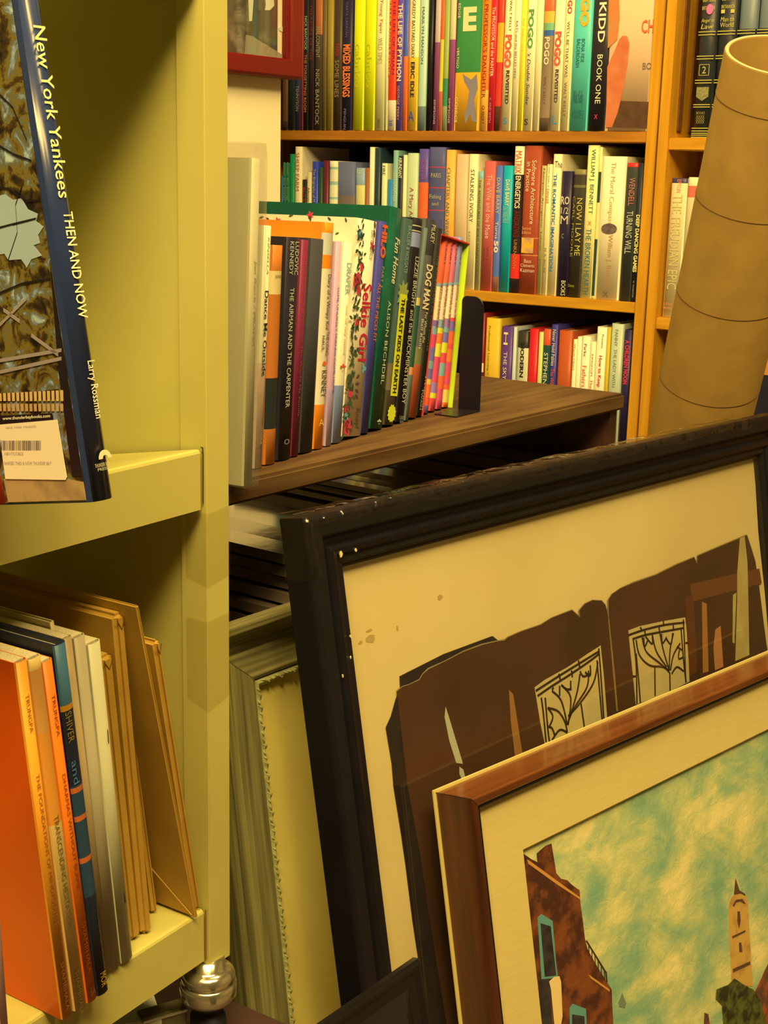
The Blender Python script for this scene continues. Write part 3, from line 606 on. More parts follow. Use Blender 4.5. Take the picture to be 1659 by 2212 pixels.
ring([(0, 0), (0, 0.026), (0.004, 0.029), (fwid - 0.003, 0.029), (fwid, 0.026), (fwid, 0.0)], 0, pw, 0, ph, 'frame', M((118, 16, 8), 0.3, noise=(96, 10, 6), nscale=5), pf)
mb = MB(); mb.box(fwid, pw - fwid, fwid, ph - fwid, 0.004, 0.008); mb.build('mount', M((236, 210, 130), 0.7), pf)
x0a, y0a = fwid + 0.006, fwid + 0.004
mb = MB(); mb.box(x0a, pw - fwid - 0.011, y0a - 0.003, ph - fwid - 0.01, 0.008, 0.0085)
mb.build('photo_print', M((78, 66, 40), 0.5, noise=(150, 130, 80), nscale=14, ramp=(0.5, 0.62), fac=0.8, name='bw_photo'), pf)
_f = Frame(P.pt(ub - pw, vb_, 0.0107), P.x, P.y)
def L(p): return _f.uv(*p)
mb = MB(); mb.prism([L(p) for p in ((531, 75), (545, 78), (560, 88), (600, 112), (622, 126), (600, 128), (560, 122), (528, 118))], 0, 0.0004); mb.v = [(a, b, c + 0.0087) for a, b, c in mb.v]; mb.build('photo_rail', M((150, 128, 80), 0.5), pf, tri=True)
mb = MB(); mb.prism([L(p) for p in ((601, 60), (608, 57), (620, 62), (622, 72), (612, 70), (603, 66))], 0.0088, 0.0092); mb.prism([L(p) for p in ((572, -10), (590, -12), (592, 12), (583, 22), (572, 22), (574, 10))], 0.0088, 0.0092); mb.prism([L(p) for p in ((536, -10), (548, -12), (544, 45), (538, 46))], 0.0088, 0.0092)
mb.build('photo_figures', M((215, 195, 130), 0.5), pf, tri=True)
mb = MB(); mb.box(fwid, pw - fwid, fwid, ph - fwid, 0.015, 0.0165); mb.build('glass', GLASS, pf)

# ================================================================== LOW DARK WOODEN BOOKCASE
LF = Frame(at_depth(780, 943, 1.36), yawdir(27), ZUP)          # plane of the book spines, v = 0 on the board
ZT = LF.o.z
brown = M((76, 44, 15), 0.65, noise=(112, 74, 28), scale=(3, 30, 30), nscale=2.2, fac=0.8, bump=0.25, name='dark_worn_wood')
brown2 = M((84, 44, 22), 0.5, noise=(50, 28, 16), scale=(3, 20, 20), nscale=2.0, fac=0.8, name='dark_worn_wood')
pL = at_z(560, 1030, ZT); pR = at_z(1351, 849.5, ZT)
bx = (pR - pL).normalized()
BF = Frame(pR, bx, ZUP); BF.o.z = 0     # origin at the right front corner, z towards the aisle
uLb = BF.uv(470, 1050)[0]
v_under = BF.uv(1001, 965)[1]; v_under = (v_under + BF.uv(540, 1091)[1]) / 2
DB = 0.33
lb = empty('bookcase', BF.mat(uLb, 0, 0), 'low dark brown wooden bookcase with books and a black bookend on its worn top', 'bookcase')
def lpart(name, u0, u1, v0, v1, z0, z1, m, b=0.0015):
    q = MB(); q.box(u0 - uLb, u1 - uLb, v0, v1, z0, z1); return q.build(name, m, lb, bevel=b)
lpart('top_board', uLb, 0, v_under, ZT, -DB, 0.0, brown, 0.003)
lpart('side_panel', -0.022, -0.002, 0, v_under - 0.0003, -DB, -0.008, brown2)
lpart('side_panel', uLb, uLb + 0.02, 0, v_under - 0.0003, -DB, -0.008, brown2)
lpart('shelf', uLb + 0.02, -0.0225, ZT - 0.272, ZT - 0.252, -DB, -0.006, brown2)
lpart('shelf', uLb + 0.02, -0.0225, 0.03, 0.05, -DB, -0.006, brown2)

LOWG = 'books standing on the low bookcase'
TL = 'on low bookcase'
def lbook(x0, x1, t0, t1, yt, desc, cover, **o):
    o.setdefault('dp', 0.135)
    return book(LF, x0, x1, yt, desc, cover, xt=(t0, t1), where=TL, group=LOWG, **o)
lbook(552, 574, 577, 591, 487, 'slim white paperback beside the tall plastic wrapped one', (228, 200, 120), hard=False, bands=[(0.0, 0.44, (222, 172, 116))],
      texts=[T('KINSELLA', 512, 592, (150, 130, 80), 0.35, 0.6, shear=0.25), T('Dance Me Outside', 628, 812, (40, 40, 36), 0.25, 0.72, bold=0.012), T('GODINE', 920, 960, (180, 150, 100), 0.35, 0.6)])
lbook(575.5, 600, 593, 617, 529, 'orange and black paperback with a cream patch', (196, 106, 30), hard=False, dp=0.11,
      bands=[(0.165, 0.40, (38, 42, 30)), (0.78, 0.885, (224, 184, 96))], texts=[T('RANDO', 594, 600, (60, 50, 30), 0.2, 0.95, vertical=False)])
lbook(602, 630, 618, 653, 512, 'wide black book with cream capital lettering', (34, 28, 26), dp=0.14,
      texts=[T('LUDOVIC', 522, 594, (206, 190, 130), 0.55, 0.8), T('KENNEDY', 522, 594, (206, 190, 130), 0.2, 0.45), T('THE AIRMAN AND THE CARPENTER', 622, 880, (206, 186, 120), 0.3, 0.58), T('o', 948, 960, (120, 110, 80), 0.3, 0.7, vertical=False)])
lbook(631, 648, 654, 672, 518, 'maroon book with thin gold lettering', (122, 34, 44), dp=0.138,
      texts=[T('Nine Coaches  Who Are The World My Family', 560, 900, (150, 84, 50), 0.35, 0.6)])
lbook(649, 679, 673, 706, 514, 'thick charcoal cloth book', (56, 50, 40), dp=0.14, rough=0.8)
lbook(680, 704, 707, 727, 480, 'orange and white hardback with handwritten black title', (232, 112, 22), dp=0.14, cmat=M((240, 126, 20), 0.4, name='orange_cover'),
      bands=[(0.20, 0.80, (230, 196, 140)), (0.86, 0.955, (206, 184, 140))],
      texts=[T('Diary of a Wimpy Kid', 592, 712, (50, 44, 34), 0.35, 0.75, shear=0.15), T('THE LONG', 716, 768, (50, 44, 34), 0.55, 0.85), T('HAUL', 725, 758, (50, 44, 34), 0.15, 0.42), T('KINNEY', 800, 858, (70, 60, 40), 0.3, 0.8), T('o', 780, 790, (230, 100, 40), 0.3, 0.7, vertical=False, bold=0.1), T('A', 905, 920, (240, 180, 60), 0.25, 0.75, vertical=False)])
lbook(705, 719, 728, 742, 522, 'slim lilac pink paperback', (196, 140, 120), hard=False, dp=0.13, bands=[(0.0, 0.28, (176, 140, 130))],
      texts=[T('SOME UNLIKELY FRIENDS COME HOME', 620, 850, (96, 84, 130), 0.45, 0.75)])
lbook(720, 738, 743, 768, 522, 'cream paperback with grey blue foot and faded lettering', (230, 200, 130), hard=False, dp=0.13, bands=[(0.0, 0.29, (132, 132, 150))],
      texts=[T('DRAPER', 568, 636, (170, 176, 160), 0.25, 0.75, bold=0.02), T('out of my mind', 658, 765, (226, 170, 90), 0.35, 0.65), T('*', 785, 808, (220, 90, 40), 0.2, 0.8, vertical=False, bold=0.06)])

# floral hardback
def floral(root, wd, hh, loc):
    rnd = random.Random(5)
    D = 0.142
    def bit(kind, col, pts3):
        pass
    petals = {c: MB() for c in ('rose', 'leaf', 'blue', 'stem')}
    def blob(mb, cx, cy, r, n=5, k=0.22, ph=0.0, onside=False):
        pts = []
        for i in range(n * 4):
            a = 2 * pi * i / (n * 4) + ph; rr = r * (1 + k * cos(n * a) * 0.5)
            pts.append((cx + rr * cos(a), cy + rr * sin(a)))
        add(mb, pts, onside)
    def add(mb, pts, onside):
        n = len(pts)
        if onside:   # left cover, local x = 0 plane, pts = (depth, y)
            a = [(-0.0003, y, -d) for d, y in pts]
        else: a = [(x, y, 0.0004) for x, y in pts]
        c = tuple(sum(q[i] for q in a) / n for i in range(3))
        b0 = len(mb.v); mb.v += a + [c]
        for i in range(n): mb.f.append([b0 + i, b0 + (i + 1) % n, b0 + n]); mb.m.append(0); mb.sm.append(False)
    def leaf(mb, cx, cy, l, ang, onside):
        pts = [(cx + cos(ang) * l * t - sin(ang) * s * l * 0.22, cy + sin(ang) * l * t + cos(ang) * s * l * 0.22) for t, s in ((0, 0), (0.35, 1), (0.75, 0.7), (1, 0), (0.75, -0.7), (0.35, -1))]
        add(mb, pts, onside)
    # spine left column
    y = 0.004
    while y < hh - 0.01:
        k = rnd.random()
        x = wd * rnd.uniform(0.08, 0.34)
        if k < 0.10: blob(petals['rose'], x, y, 0.004, 5)
        elif k < 0.26: blob(petals['blue'], x, y, 0.0045, 5)
        for _ in range(5): leaf(petals['leaf'], wd * rnd.uniform(0.04, 0.36), y + rnd.uniform(-0.004, 0.004), rnd.uniform(0.005, 0.009), rnd.uniform(0, 6.28), False)
        y += 0.0075
    blob(petals['rose'], wd * 0.14, hh * 0.70, 0.008, 5); blob(petals['rose'], wd * 0.2, hh * 0.045, 0.008, 5)
    blob(petals['rose'], wd * 0.72, hh * 0.865, 0.004, 5, 1.0)
    for yy in (0.94, 0.9, 0.83): leaf(petals['stem'], wd * 0.8, hh * yy, 0.009, 1.0 + yy, False)
    for yy in (0.28, 0.24, 0.2, 0.17): leaf(petals['stem'], wd * 0.6, hh * yy, 0.008, 1.0 + yy * 9, False)
    blob(petals['blue'], wd * 0.75, hh * 0.31, 0.004, 3, 0.8)
    # left cover near its top
    for i in range(60):
        d = rnd.uniform(0.008, D); yy = hh - rnd.uniform(0.004, 0.06)
        leaf(petals['stem' if rnd.random() < 0.35 else 'leaf'], d, yy, rnd.uniform(0.003, 0.007), rnd.uniform(0, 6.28), True)
        if rnd.random() < 0.12: blob(petals['rose'], d, yy, 0.003, 5, 0.8, 0, True)
    for k, c in (('rose', (206, 54, 56)), ('leaf', (70, 80, 40)), ('blue', (110, 150, 130)), ('stem', (90, 56, 44))):
        petals[k].build('printed_' + {'rose': 'flowers', 'leaf': 'leaves', 'blue': 'blue_flowers', 'stem': 'sprigs'}[k], M(c, 0.5), root)['kind'] = 'stuff'
lbook(739, 781, 770, 823, 470, 'white hardback with floral print and a red title', (244, 216, 134), dp=0.145, extra=floral, rough=0.35,
      texts=[T('Brooks', 495, 560, (170, 150, 90), 0.62, 0.82, shear=0.3), T('Selkie Girl', 612, 780, (196, 30, 44), 0.44, 0.84, bold=0.02), T('Knopf', 884, 928, (60, 60, 36), 0.5, 0.75)])
lbook(781.5, 800, 824, 842, 477, 'violet blue book with orange title', (66, 58, 96), dp=0.14,
      texts=[T('HILO', 486, 558, (238, 90, 30), 0.2, 0.85, bold=0.05), T('ALL THE PIECES FIT', 612, 738, (228, 120, 40), 0.3, 0.65), T('PART 3', 575, 620, (180, 150, 60), 0.6, 0.85)])
lbook(801, 831, 846, 876, 445, 'tall dark green hardback rising above its neighbours', (22, 78, 42), dp=0.155, rough=0.28, cmat=M((22, 80, 44), 0.28, noise=(14, 52, 30), nscale=30, name='green_cover'),
      texts=[T('Fun Home', 512, 612, (226, 200, 140), 0.5, 0.85, shear=0.25, bold=0.015), T('ALISON BECHDEL', 650, 830, (200, 196, 130), 0.4, 0.62), T('*', 905, 920, (206, 196, 120), 0.4, 0.7, vertical=False, bold=0.04)])
def burst(root, wd, hh, loc):
    a = loc(845, 855)[1]; b = loc(845, 630)[1]
    mb = MB(); mb.box(wd * 0.22, wd * 0.86, a, b, 0.0001, 0.0004); mb.build('title_panel', M((220, 206, 30), 0.4), root, bevel=0)
    pts = []
    cx, cy = wd * 0.5, b
    for i in range(18):
        ang = 2 * pi * i / 18; r = wd * (0.62 if i % 2 else 0.38); pts.append((min(wd, max(0, cx + cos(ang) * r)), cy + sin(ang) * r))
    mb = MB(); mb.prism(pts, 0.0001, 0.0003); mb.build('starburst', M((150, 150, 60), 0.4), root, tri=True)
    lettering(root, 'THE LAST KIDS ON EARTH', wd * 0.36, wd * 0.72, a + 0.003, b - 0.004, 0.0006, (40, 44, 20), bold=0.04)
    cy = loc(843, 893)[1]; mb = MB(); mb.prism([(cx + cos(i * pi / 12) * wd * (0.40 if i % 2 else 0.33), cy + sin(i * pi / 12) * wd * (0.40 if i % 2 else 0.33)) for i in range(24)], 0.0001, 0.0004)
    mb.build('publisher_badge', M((214, 200, 30), 0.4), root, tri=True)
lbook(832, 857, 878, 899, 470, 'grey green book with yellow title burst', (58, 72, 50), dp=0.14, bands=[(0.0, 0.17, (70, 54, 30)), (0.17, 0.3, (104, 84, 44))], extra=burst,
      texts=[T('BRALLIER & HOLGATE', 488, 590, (150, 160, 120), 0.35, 0.65)])
lbook(857.5, 876, 899.5, 919, 470, 'black hardback with pale sky picture at top', (32, 26, 24), dp=0.14, bands=[(0.86, 0.93, (130, 126, 130)), (0.935, 0.94, (190, 170, 100)), (0.96, 0.965, (190, 170, 100))],
      texts=[T('LIZZIE BRIGHT and the BUCKMINSTER BOY', 555, 872, (214, 190, 140), 0.3, 0.72), T('CLARION', 898, 906, (150, 140, 100), 0.2, 0.8, vertical=False), T('BOOKS', 908, 914, (150, 140, 100), 0.3, 0.7, vertical=False)])
lbook(876.5, 884, 919.5, 927, 492, 'slim grey green paperback with darker middle', (96, 98, 70), hard=False, dp=0.13, bands=[(0.28, 0.6, (36, 70, 40)), (0.24, 0.28, (200, 120, 60)), (0.6, 0.64, (190, 160, 70))])
lbook(884.5, 902, 927.5, 948, 472, 'grey hardback with cream comic lettering and orange foot', (92, 84, 62), dp=0.14, bands=[(0.0, 0.27, (180, 80, 34)), (0.27, 0.36, (120, 110, 50)), (0.82, 1.0, (50, 46, 38))],
      texts=[T('PILKEY', 486, 525, (230, 220, 190), 0.3, 0.75), T('DOG MAN', 572, 668, (246, 230, 170), 0.15, 0.9, bold=0.03), T('For Whom the', 674, 740, (226, 206, 150), 0.55, 0.85), T('Ball Rolls', 690, 755, (226, 206, 150), 0.2, 0.48)])
lbook(902.5, 914, 948.5, 960, 492, 'slim black hardback with green lettering', (38, 32, 22), dp=0.14,
      texts=[T('TREASURE ISLAND', 550, 655, (190, 150, 50), 0.55, 0.8), T('THE ADVENTURES OF TOM SAWYER', 552, 760, (80, 110, 60), 0.2, 0.45), T('STEVENSON', 812, 885, (190, 160, 100), 0.5, 0.8), T('TWAIN', 840, 885, (190, 160, 100), 0.15, 0.42)])

# boxed set of four paperbacks
stripes = [(226, 70, 60), (238, 110, 40), (214, 190, 40), (130, 150, 120), (150, 110, 130), (236, 90, 40), (214, 70, 80), (226, 180, 70), (120, 100, 140)]
rb = random.Random(3)
xs_b = [915.5, 930.5, 945.5, 959.5, 973.5]; xs_t = [963, 974, 984.5, 995, 1005]
tops = [(224, 88, 44), (232, 96, 56), (206, 100, 90), (130, 124, 150)]
bxroot = None
cl = ['with orange red top', 'with red top', 'with rose top', 'with blue violet top']
for i in range(4):
    bands = []; v = 0.0
    while v < 0.53:
        hh_ = rb.choice([0.03, 0.045, 0.06, 0.075]); c = stripes[(rb.randrange(9))]
        bands.append((v, min(0.53, v + hh_), c)); v += hh_
    bands += [(0.53, 0.72, (230, 200, 120) if i % 2 == 0 else (232, 190, 150)), (0.72, 0.74, (130, 150, 120)), (0.80, 1.0, tops[i])]
    lbook(xs_b[i], xs_b[i + 1] - 0.4, xs_t[i], xs_t[i + 1] - 0.4, 512, 'striped pocket paperback ' + cl[i] + ' in the boxed set', tops[i], hard=False, dp=0.13, bands=bands, z=-0.002,
          texts=[T('CLEARY', 518, 572, (130, 60, 80), 0.35, 0.65), T(['BEEZUS and RAMONA', 'RAMONA the PEST', 'RAMONA the BRAVE', 'RAMONA and her FATHER'][i], 615, 708, (190, 60, 60), 0.25, 0.7)])
# slipcase
ang_ = None
ua = LF.xv(914.4, 0); ub_ = LF.xv(975.5, 0); vt = LF.uv(1004, 506)[1]
um = (LF.uv(961.5, 506)[0] + LF.uv(1007, 506)[0]) / 2
an = -atan2(um - (ua + ub_) / 2, vt); wd = (ub_ - ua) * cos(an)
sc = empty('slipcase', LF.mat(ua, 0.0003 + wd * abs(sin(an)) * 0.0, 0, an), 'red and lime cardboard slipcase holding the striped pocket paperbacks on low bookcase', 'box')
hs = vt / cos(an)
red = M((208, 52, 26), 0.5); lime = M((196, 214, 30), 0.5)
def scp(n, x0, x1, y0, y1, z0, z1, m):
    q = MB(); q.box(x0, x1, y0, y1, z0, z1); q.build(n, m, sc)
scp('side_wall', wd + 0.0002, wd + 0.0016, 0.0, hs, -0.136, 0.0005, lime)
scp('side_wall', -0.0008, -0.0001, 0.0, hs, -0.136, 0.0, red)
scp('top_wall', -0.0008, wd + 0.0016, hs, hs + 0.0015, -0.136, 0.001, red)
scp('back_wall', -0.0008, wd + 0.0016, 0.0, hs, -0.1375, -0.1362, red)
# lift the four paperbacks' lean exactly into the case
for i, r_ in enumerate(ALLB[-4:]): pass

# tall plastic wrapped pale book
wb0, wb1, wt0, wt1 = 510, 552, 553, 577
ua, ub_ = LF.xv(531, -0.0), LF.xv(553, -0.0)
ua = LF.uv(529, 1030, 0.03)[0]; ub_ = LF.uv(549, 1030, 0.03)[0]
vt_ = LF.uv(565, 345, 0.03)[1]
um_ = (LF.uv(546, 345, 0.03)[0] + LF.uv(568, 345, 0.03)[0]) / 2
an = -atan2(um_ - (ua + ub_) / 2, vt_); wd = (ub_ - ua) * cos(an)
pb = empty('book', LF.mat(ua, 0.001 + wd * abs(sin(an)) * 0.3, 0.03, an), 'tall pale book in a clear plastic sleeve, leftmost on low bookcase', 'book', LOWG)
book_parts(pb, wd, vt_ / cos(an), 0.17, (214, 186, 110), (), True, 0.5)
h_ = vt_ / cos(an)
lettering(pb, 'Jan Reich / PRAHA', wd * 0.3, wd * 0.62, h_ * 0.44, h_ * 0.70, 0.0006, (160, 140, 90), shear=0.2)
q = MB(); n_ = 10
pts = []
o_ = 0.0025
for (x, z) in ((-o_, -0.172), (-o_, 0.003), (wd + o_, 0.003), (wd + o_, -0.172)): pts.append((x, z))
hv = [(-0.001, 0), (h_ * 0.5, 0.001), (h_, 0.0), (h_ + 0.012, -0.001)]
vs = []; fs = []
for (y, d) in hv:
    for (x, z) in pts: vs.append((x + (d if x > 0 else -d), y, z + d))
for k in range(len(hv) - 1):
    for i in range(3): fs.append((k * 4 + i, k * 4 + i + 1, (k + 1) * 4 + i + 1, (k + 1) * 4 + i))
q.add(vs, fs); q.build('plastic_sleeve', SLEEVE, pb)

# black metal bookend
be_b = LF.uv(1015, 887)
u0, u1 = LF.xv(988, 0), LF.xv(1034, 0)
bT = Frame(at_z(989, 884, ZT), yawdir(-57) * -1, ZUP)
w_be = bT.xv(1036, 0.0); h_be = bT.uv(1010, 640)[1]
be = empty('bookend', bT.mat(0, 0.0004, 0), 'black metal bookend standing at the right end of the low bookcase row', 'bookend')
q = MB(); r_ = w_be * 0.45
pts = [(0, 0), (w_be, 0)] + [(w_be - r_ + r_ * cos(a * pi / 16), h_be - r_ + r_ * sin(a * pi / 16)) for a in range(9)] + [(r_ * 0.5 + r_ * 0.5 * cos(pi / 2 + a * pi / 16), h_be - r_ * 0.5 + r_ * 0.5 * sin(pi / 2 + a * pi / 16)) for a in range(9)]
q.prism(pts, -0.0012, 0.0); q.build('upright_plate', M((26, 20, 16), 0.35, name='black_enamel'), be, bevel=0.0004, seg=1)
q = MB(); q.box(0.0, w_be, -0.0002, 0.001, 0.0005, 0.05); q.build('foot_plate', M((26, 20, 16), 0.35, name='black_enamel'), be)

# ================================================================== PILE OF SLEEVED PRINTS UNDER THE TOP BOARD
def flat_pile(n, px, py, ztop, u1, z0, z1, base, rnd, grp, labels, colours):
    """pile of thin flat prints lying inside the bookcase; (px, py) lies on the left edge of the topmost"""
    q = at_z(px, py, ztop); ua = (q - BF.o).dot(BF.x); t = (ztop - base) / n; z = base
    for i in range(n):
        dx, dz = (rnd.uniform(-0.008, 0.008), rnd.uniform(-0.004, 0.004)) if i < n - 1 else (0, 0)
        root = empty('sleeved_print', BF.mat(ua + dx, z + 0.0002, dz), labels[i], 'print', grp)
        ln = u1 - ua - 0.01; q = MB(); q.box(0, ln, 0, t * 0.8, z0, z1)
        q.build('board', M(colours[i % len(colours)], 0.45), root, bevel=t * 0.15, seg=1)
        q = MB(); nx = 14; vs = []; fs = []
        for zz in (z1 + 0.002, z0 - 0.001):
            for k in range(nx + 1): vs.append((ln * k / nx * 1.004 - 0.002, t * 0.84 + (t * 0.06 * sin(k * 1.9 + i)), zz))
        fs = [(k, k + 1, nx + 2 + k, nx + 1 + k) for k in range(nx)]
        vs2 = [(-0.002, t * 0.1, z1 + 0.002), (-0.002, t * 0.1, z0 - 0.001)]
        vs += vs2; fs.append((0, nx + 1, 2 * nx + 3, 2 * nx + 2))
        q.add(vs, fs, 0, False); q.build('plastic_sleeve', POLY, root)
        z += t
POLY = M((150, 116, 66), 0.12, noise=(110, 84, 50), nscale=12, spec=1.0, coat=1.0, bump=0.5, name='glossy_print_sleeve')
ordw = ['lowest', 'second lowest', 'third lowest', 'fourth lowest', 'fifth lowest', 'sixth lowest', 'seventh lowest', 'eighth lowest', 'third from top', 'second from top', 'topmost']
rnd = random.Random(11)
cols = [(40, 32, 22), (120, 96, 54), (30, 24, 18), (60, 46, 30), (24, 20, 18), (150, 124, 74), (34, 28, 20)]
flat_pile(11, 550, 1176, ZT - 0.102, -0.030, -DB + 0.012, 0.012, ZT - 0.2517, rnd, 'flat sleeved prints in the lower pile', ['plastic sleeved print lying flat, %s of the pile under low bookcase top' % w_ for w_ in ordw], cols)
flat_pile(3, 790, 1051, ZT - 0.079, -0.030, -DB + 0.012, 0.008, ZT - 0.1017, rnd, 'flat sleeved prints in the upper pile', ['glossy sleeved print on top of the pile, %s of three set further back' % w_ for w_ in ('lowest', 'middle', 'topmost')], [(30, 24, 20), (60, 44, 30), (26, 20, 18)])

# ================================================================== GREENISH METAL SHELVING UNIT
MF = Frame(at_depth(447, 1100, 0.95), yawdir(33), ZUP); MF.o.z = 0
def side_hit(px, py, F=MF, x=0.0):
    r = ray(px, py); o = F.pt(x, 0); t = (o - EYE).dot(F.x) / r.dot(F.x); q = EYE + r * t - F.o
    return q.dot(F.z), q.dot(F.y)
def zoff(px, py, F, z): return (at_z(px, py, z) - F.o).dot(F.z)
metal = M((200, 168, 64), 0.42, noise=(190, 158, 58), nscale=9, spec=0.5, bump=0.04, name='khaki_enamel')
UW = 0.92; UD = 0.42
wf = MF.xv(497, 0.5) ; wi = -side_hit(392, 1300)[0]
vpb = MF.uv(450, 2097)[1]
UH = 1.45
mu = empty('shelving_unit', MF.mat(0, 0, 0), 'khaki green enamelled metal shelving unit on chrome caster feet, filling the left side', 'shelf')
t_ = 0.0018
for (xr, s_) in ((0.0, 1), (-UW, -1)):
    q = MB()
    if s_ == 1: q.prism([(0, 0), (wf, 0), (wf, -t_), (t_, -t_), (t_, -wi), (0, -wi)], vpb, UH)
    else: q.prism([(-UW, 0), (-UW - wf, 0), (-UW - wf, -t_), (-UW - t_, -t_), (-UW - t_, -wi), (-UW, -wi)], vpb, UH)
    q.v = [(a, c, b) for a, b, c in q.v]
    q.build('post', metal, mu, bevel=0.0007, seg=2)
    q = MB()
    if s_ == 1: q.prism([(0, -UD), (wf, -UD), (wf, -UD + t_), (t_, -UD + t_), (t_, -UD + wi), (0, -UD + wi)], vpb, UH)
    else: q.prism([(-UW, -UD), (-UW - wf, -UD), (-UW - wf, -UD + t_), (-UW - t_, -UD + t_), (-UW - t_, -UD + wi), (-UW, -UD + wi)], vpb, UH)
    q.v = [(a, c, b) for a, b, c in q.v]
    q.build('post', metal, mu)
q = MB(); q.box(t_ + 0.0002, t_ + 0.0012, vpb + 0.01, UH, -UD + 0.002, -t_ - 0.0005); q.build('end_panel', metal, mu)
q = MB(); q.box(-UW - t_ - 0.0012, -UW - t_ - 0.0002, vpb + 0.01, UH, -UD + 0.002, -t_ - 0.0005); q.build('end_panel', metal, mu)
q = MB(); q.box(-UW, 0.0, vpb + 0.01, UH, -UD - 0.002, -UD - 0.001); q.build('back_panel', metal, mu)
vt1 = MF.uv(430, 975)[1]; vb1 = MF.uv(432, 1105)[1]
vt2 = MF.uv(420, 1986)[1]; vb2 = MF.uv(428, 2092)[1]
zb, vbk = side_hit(249, 982)
tilt = (vbk - vt1) / zb            # slope of the upper display shelf
def mshelf(vt, vb, tl):
    bk = -UD + 0.004; drop = tl * bk
    q = MB(); x0, x1 = -UW + 0.002, -0.003
    e = 0.0025
    sec = [(-0.003, vb), (-0.003, vt - e), (-0.003 - e * 0.3, vt - e * 0.35), (-0.003 - e, vt), (bk, vt + drop), (bk, vt + drop - 0.0015), (-0.0055, vt - 0.0030), (-0.0045, vt - 0.005), (-0.0045, vb + 0.0015), (-0.018, vb + 0.0015), (-0.018, vb)]
    n = len(sec)
    q.add([(x, v, z) for x in (x0, x1) for z, v in sec], [tuple(range(n)), tuple(range(2 * n - 1, n - 1, -1))] + [(i, (i + 1) % n, n + (i + 1) % n, n + i) for i in range(n)])
    return q.build('shelf', metal, mu, tri=False)
mshelf(vt1, vb1, tilt); mshelf(vt2, vb2, 0.0)
mshelf(vt1 + 0.338, vb1 + 0.338, tilt)
# dirt collected round the shelf ends and peeling clear tape on the post
dirt = M((70, 50, 20), 0.8, name='grime')
q = MB(); q.strip([(-0.0030, vt1 + 0.0016), (-0.0012, vt1 + 0.0012), (-0.0008, vt1 - 0.004), (-0.0012, vb1 + 0.004)], 0.0010, -0.0026, -0.0023); q.build('grime', dirt, mu)
q = MB(); q.box(-0.0022, -0.0010, vb2 + 0.001, vt2, -0.0026, -0.0023); q.build('rust', M((150, 84, 18), 0.8), mu)
tape = clear_plastic('clear_tape', tint=(0.975, 0.965, 0.93), refl=0.12, rough=0.2)
def tape_piece(ya, yb, yc):
    a = MF.uv(470, ya)[1]; b = MF.uv(470, yb)[1]; c = MF.uv(470, yc)[1]
    q = MB(); q.add([(-0.0003, a, -wi * 0.8), (-0.0003, a, 0.0004), (wf + 0.0006, a + 0.002, 0.0004), (-0.0003, b, -wi * 0.8), (-0.0003, c, 0.0004), (wf + 0.0006, b, 0.0004)], [(0, 1, 4, 3), (1, 2, 5, 4)])
    q.build('clear_tape', tape, mu)
tape_piece(1103, 1250, 1262); tape_piece(1335, 1510, 1530)
# caster feet
chrome = M((225, 190, 110), 0.16, metal=0.9, name='brushed_chrome')
def foot(x, z):
    r = 0.0205
    top = vpb
    q = MB(); q.lathe([(0.0001, top + 0.004), (0.0125, top + 0.004), (0.0130, top - 0.003), (0.0160, top - 0.0040), (0.0190, top - 0.0062), (r, top - 0.0095), (r + 0.0002, top - 0.0128), (r - 0.0007, top - 0.0138), (0.0001, top - 0.0138)])
    q.v = [(a + x, c, b + z) for a, b, c in q.v]
    c = q.build('caster', chrome, mu)
    q = MB(); q.lathe([(0.0001, top - 0.0142), (r - 0.001, top - 0.0142), (r + 0.0012, top - 0.0165), (r + 0.0010, top - 0.026), (0.014, top - 0.035), (0.0001, top - 0.036)])
    q.v = [(a + x, c_, b + z) for a, b, c_ in q.v]; q.build('hood', chrome, c)
    q = MB(); rr = 0.013
    q.lathe([(0.0001, -0.009), (rr * 0.8, -0.009), (rr, -0.006), (rr, 0.006), (rr * 0.8, 0.009), (0.0001, 0.009)])
    q.v = [(c_ + x, a + top - 0.036 - 0.0128, b + z) for a, b, c_ in q.v]; q.build('wheel', M((40, 34, 28), 0.6), c)
cx_, cz_ = wf * 0.30, -0.008
for (a, b) in ((cx_, cz_), (-UW - cx_, cz_), (cx_, -UD + 0.01), (-UW - cx_, -UD + 0.01)): foot(a, b)

def local_side(root_mw, px, py, x=0.0):
    inv = root_mw.inverted(); a = inv @ EYE; d = inv.to_3x3() @ ray(px, py)
    t = (x - a.x) / d.x; q = a + d * t; return q.z, q.y

# ---- New York Yankees book leaning back on the tilted shelf, overhanging its lip
tau = math.atan(tilt)
yo = at_depth(256, 1074, 0.733)
YF = Frame(yo, yawdir(33), ZUP * cos(tau) - MF.z * sin(tau))
yk = book(YF, 206, 255.5, 0, 'tall dark blue hardback leaning, with tree photo cover and price sticker, on metal shelf', (38, 44, 54), xt=(45, 96), vtop=0.27, dp=0.19, rough=0.22, spine_round=0.35,
          texts=[T('New York Yankees', 55, 428, (228, 196, 90), 0.36, 0.86, bold=0.008), T('THEN AND NOW', 457, 688, (228, 200, 110), 0.45, 0.86, bold=0.008), T('Larry Rossman', 780, 905, (214, 190, 120), 0.45, 0.86, bold=0.006), T('THUNDER BAY', 1000, 1008, (200, 170, 100), 0.2, 0.85, vertical=False), T('PRESS', 1010, 1016, (200, 170, 100), 0.3, 0.75, vertical=False)])
ymw = yk.matrix_world.copy()
def YS(p): return local_side(ymw, p[0], p[1])
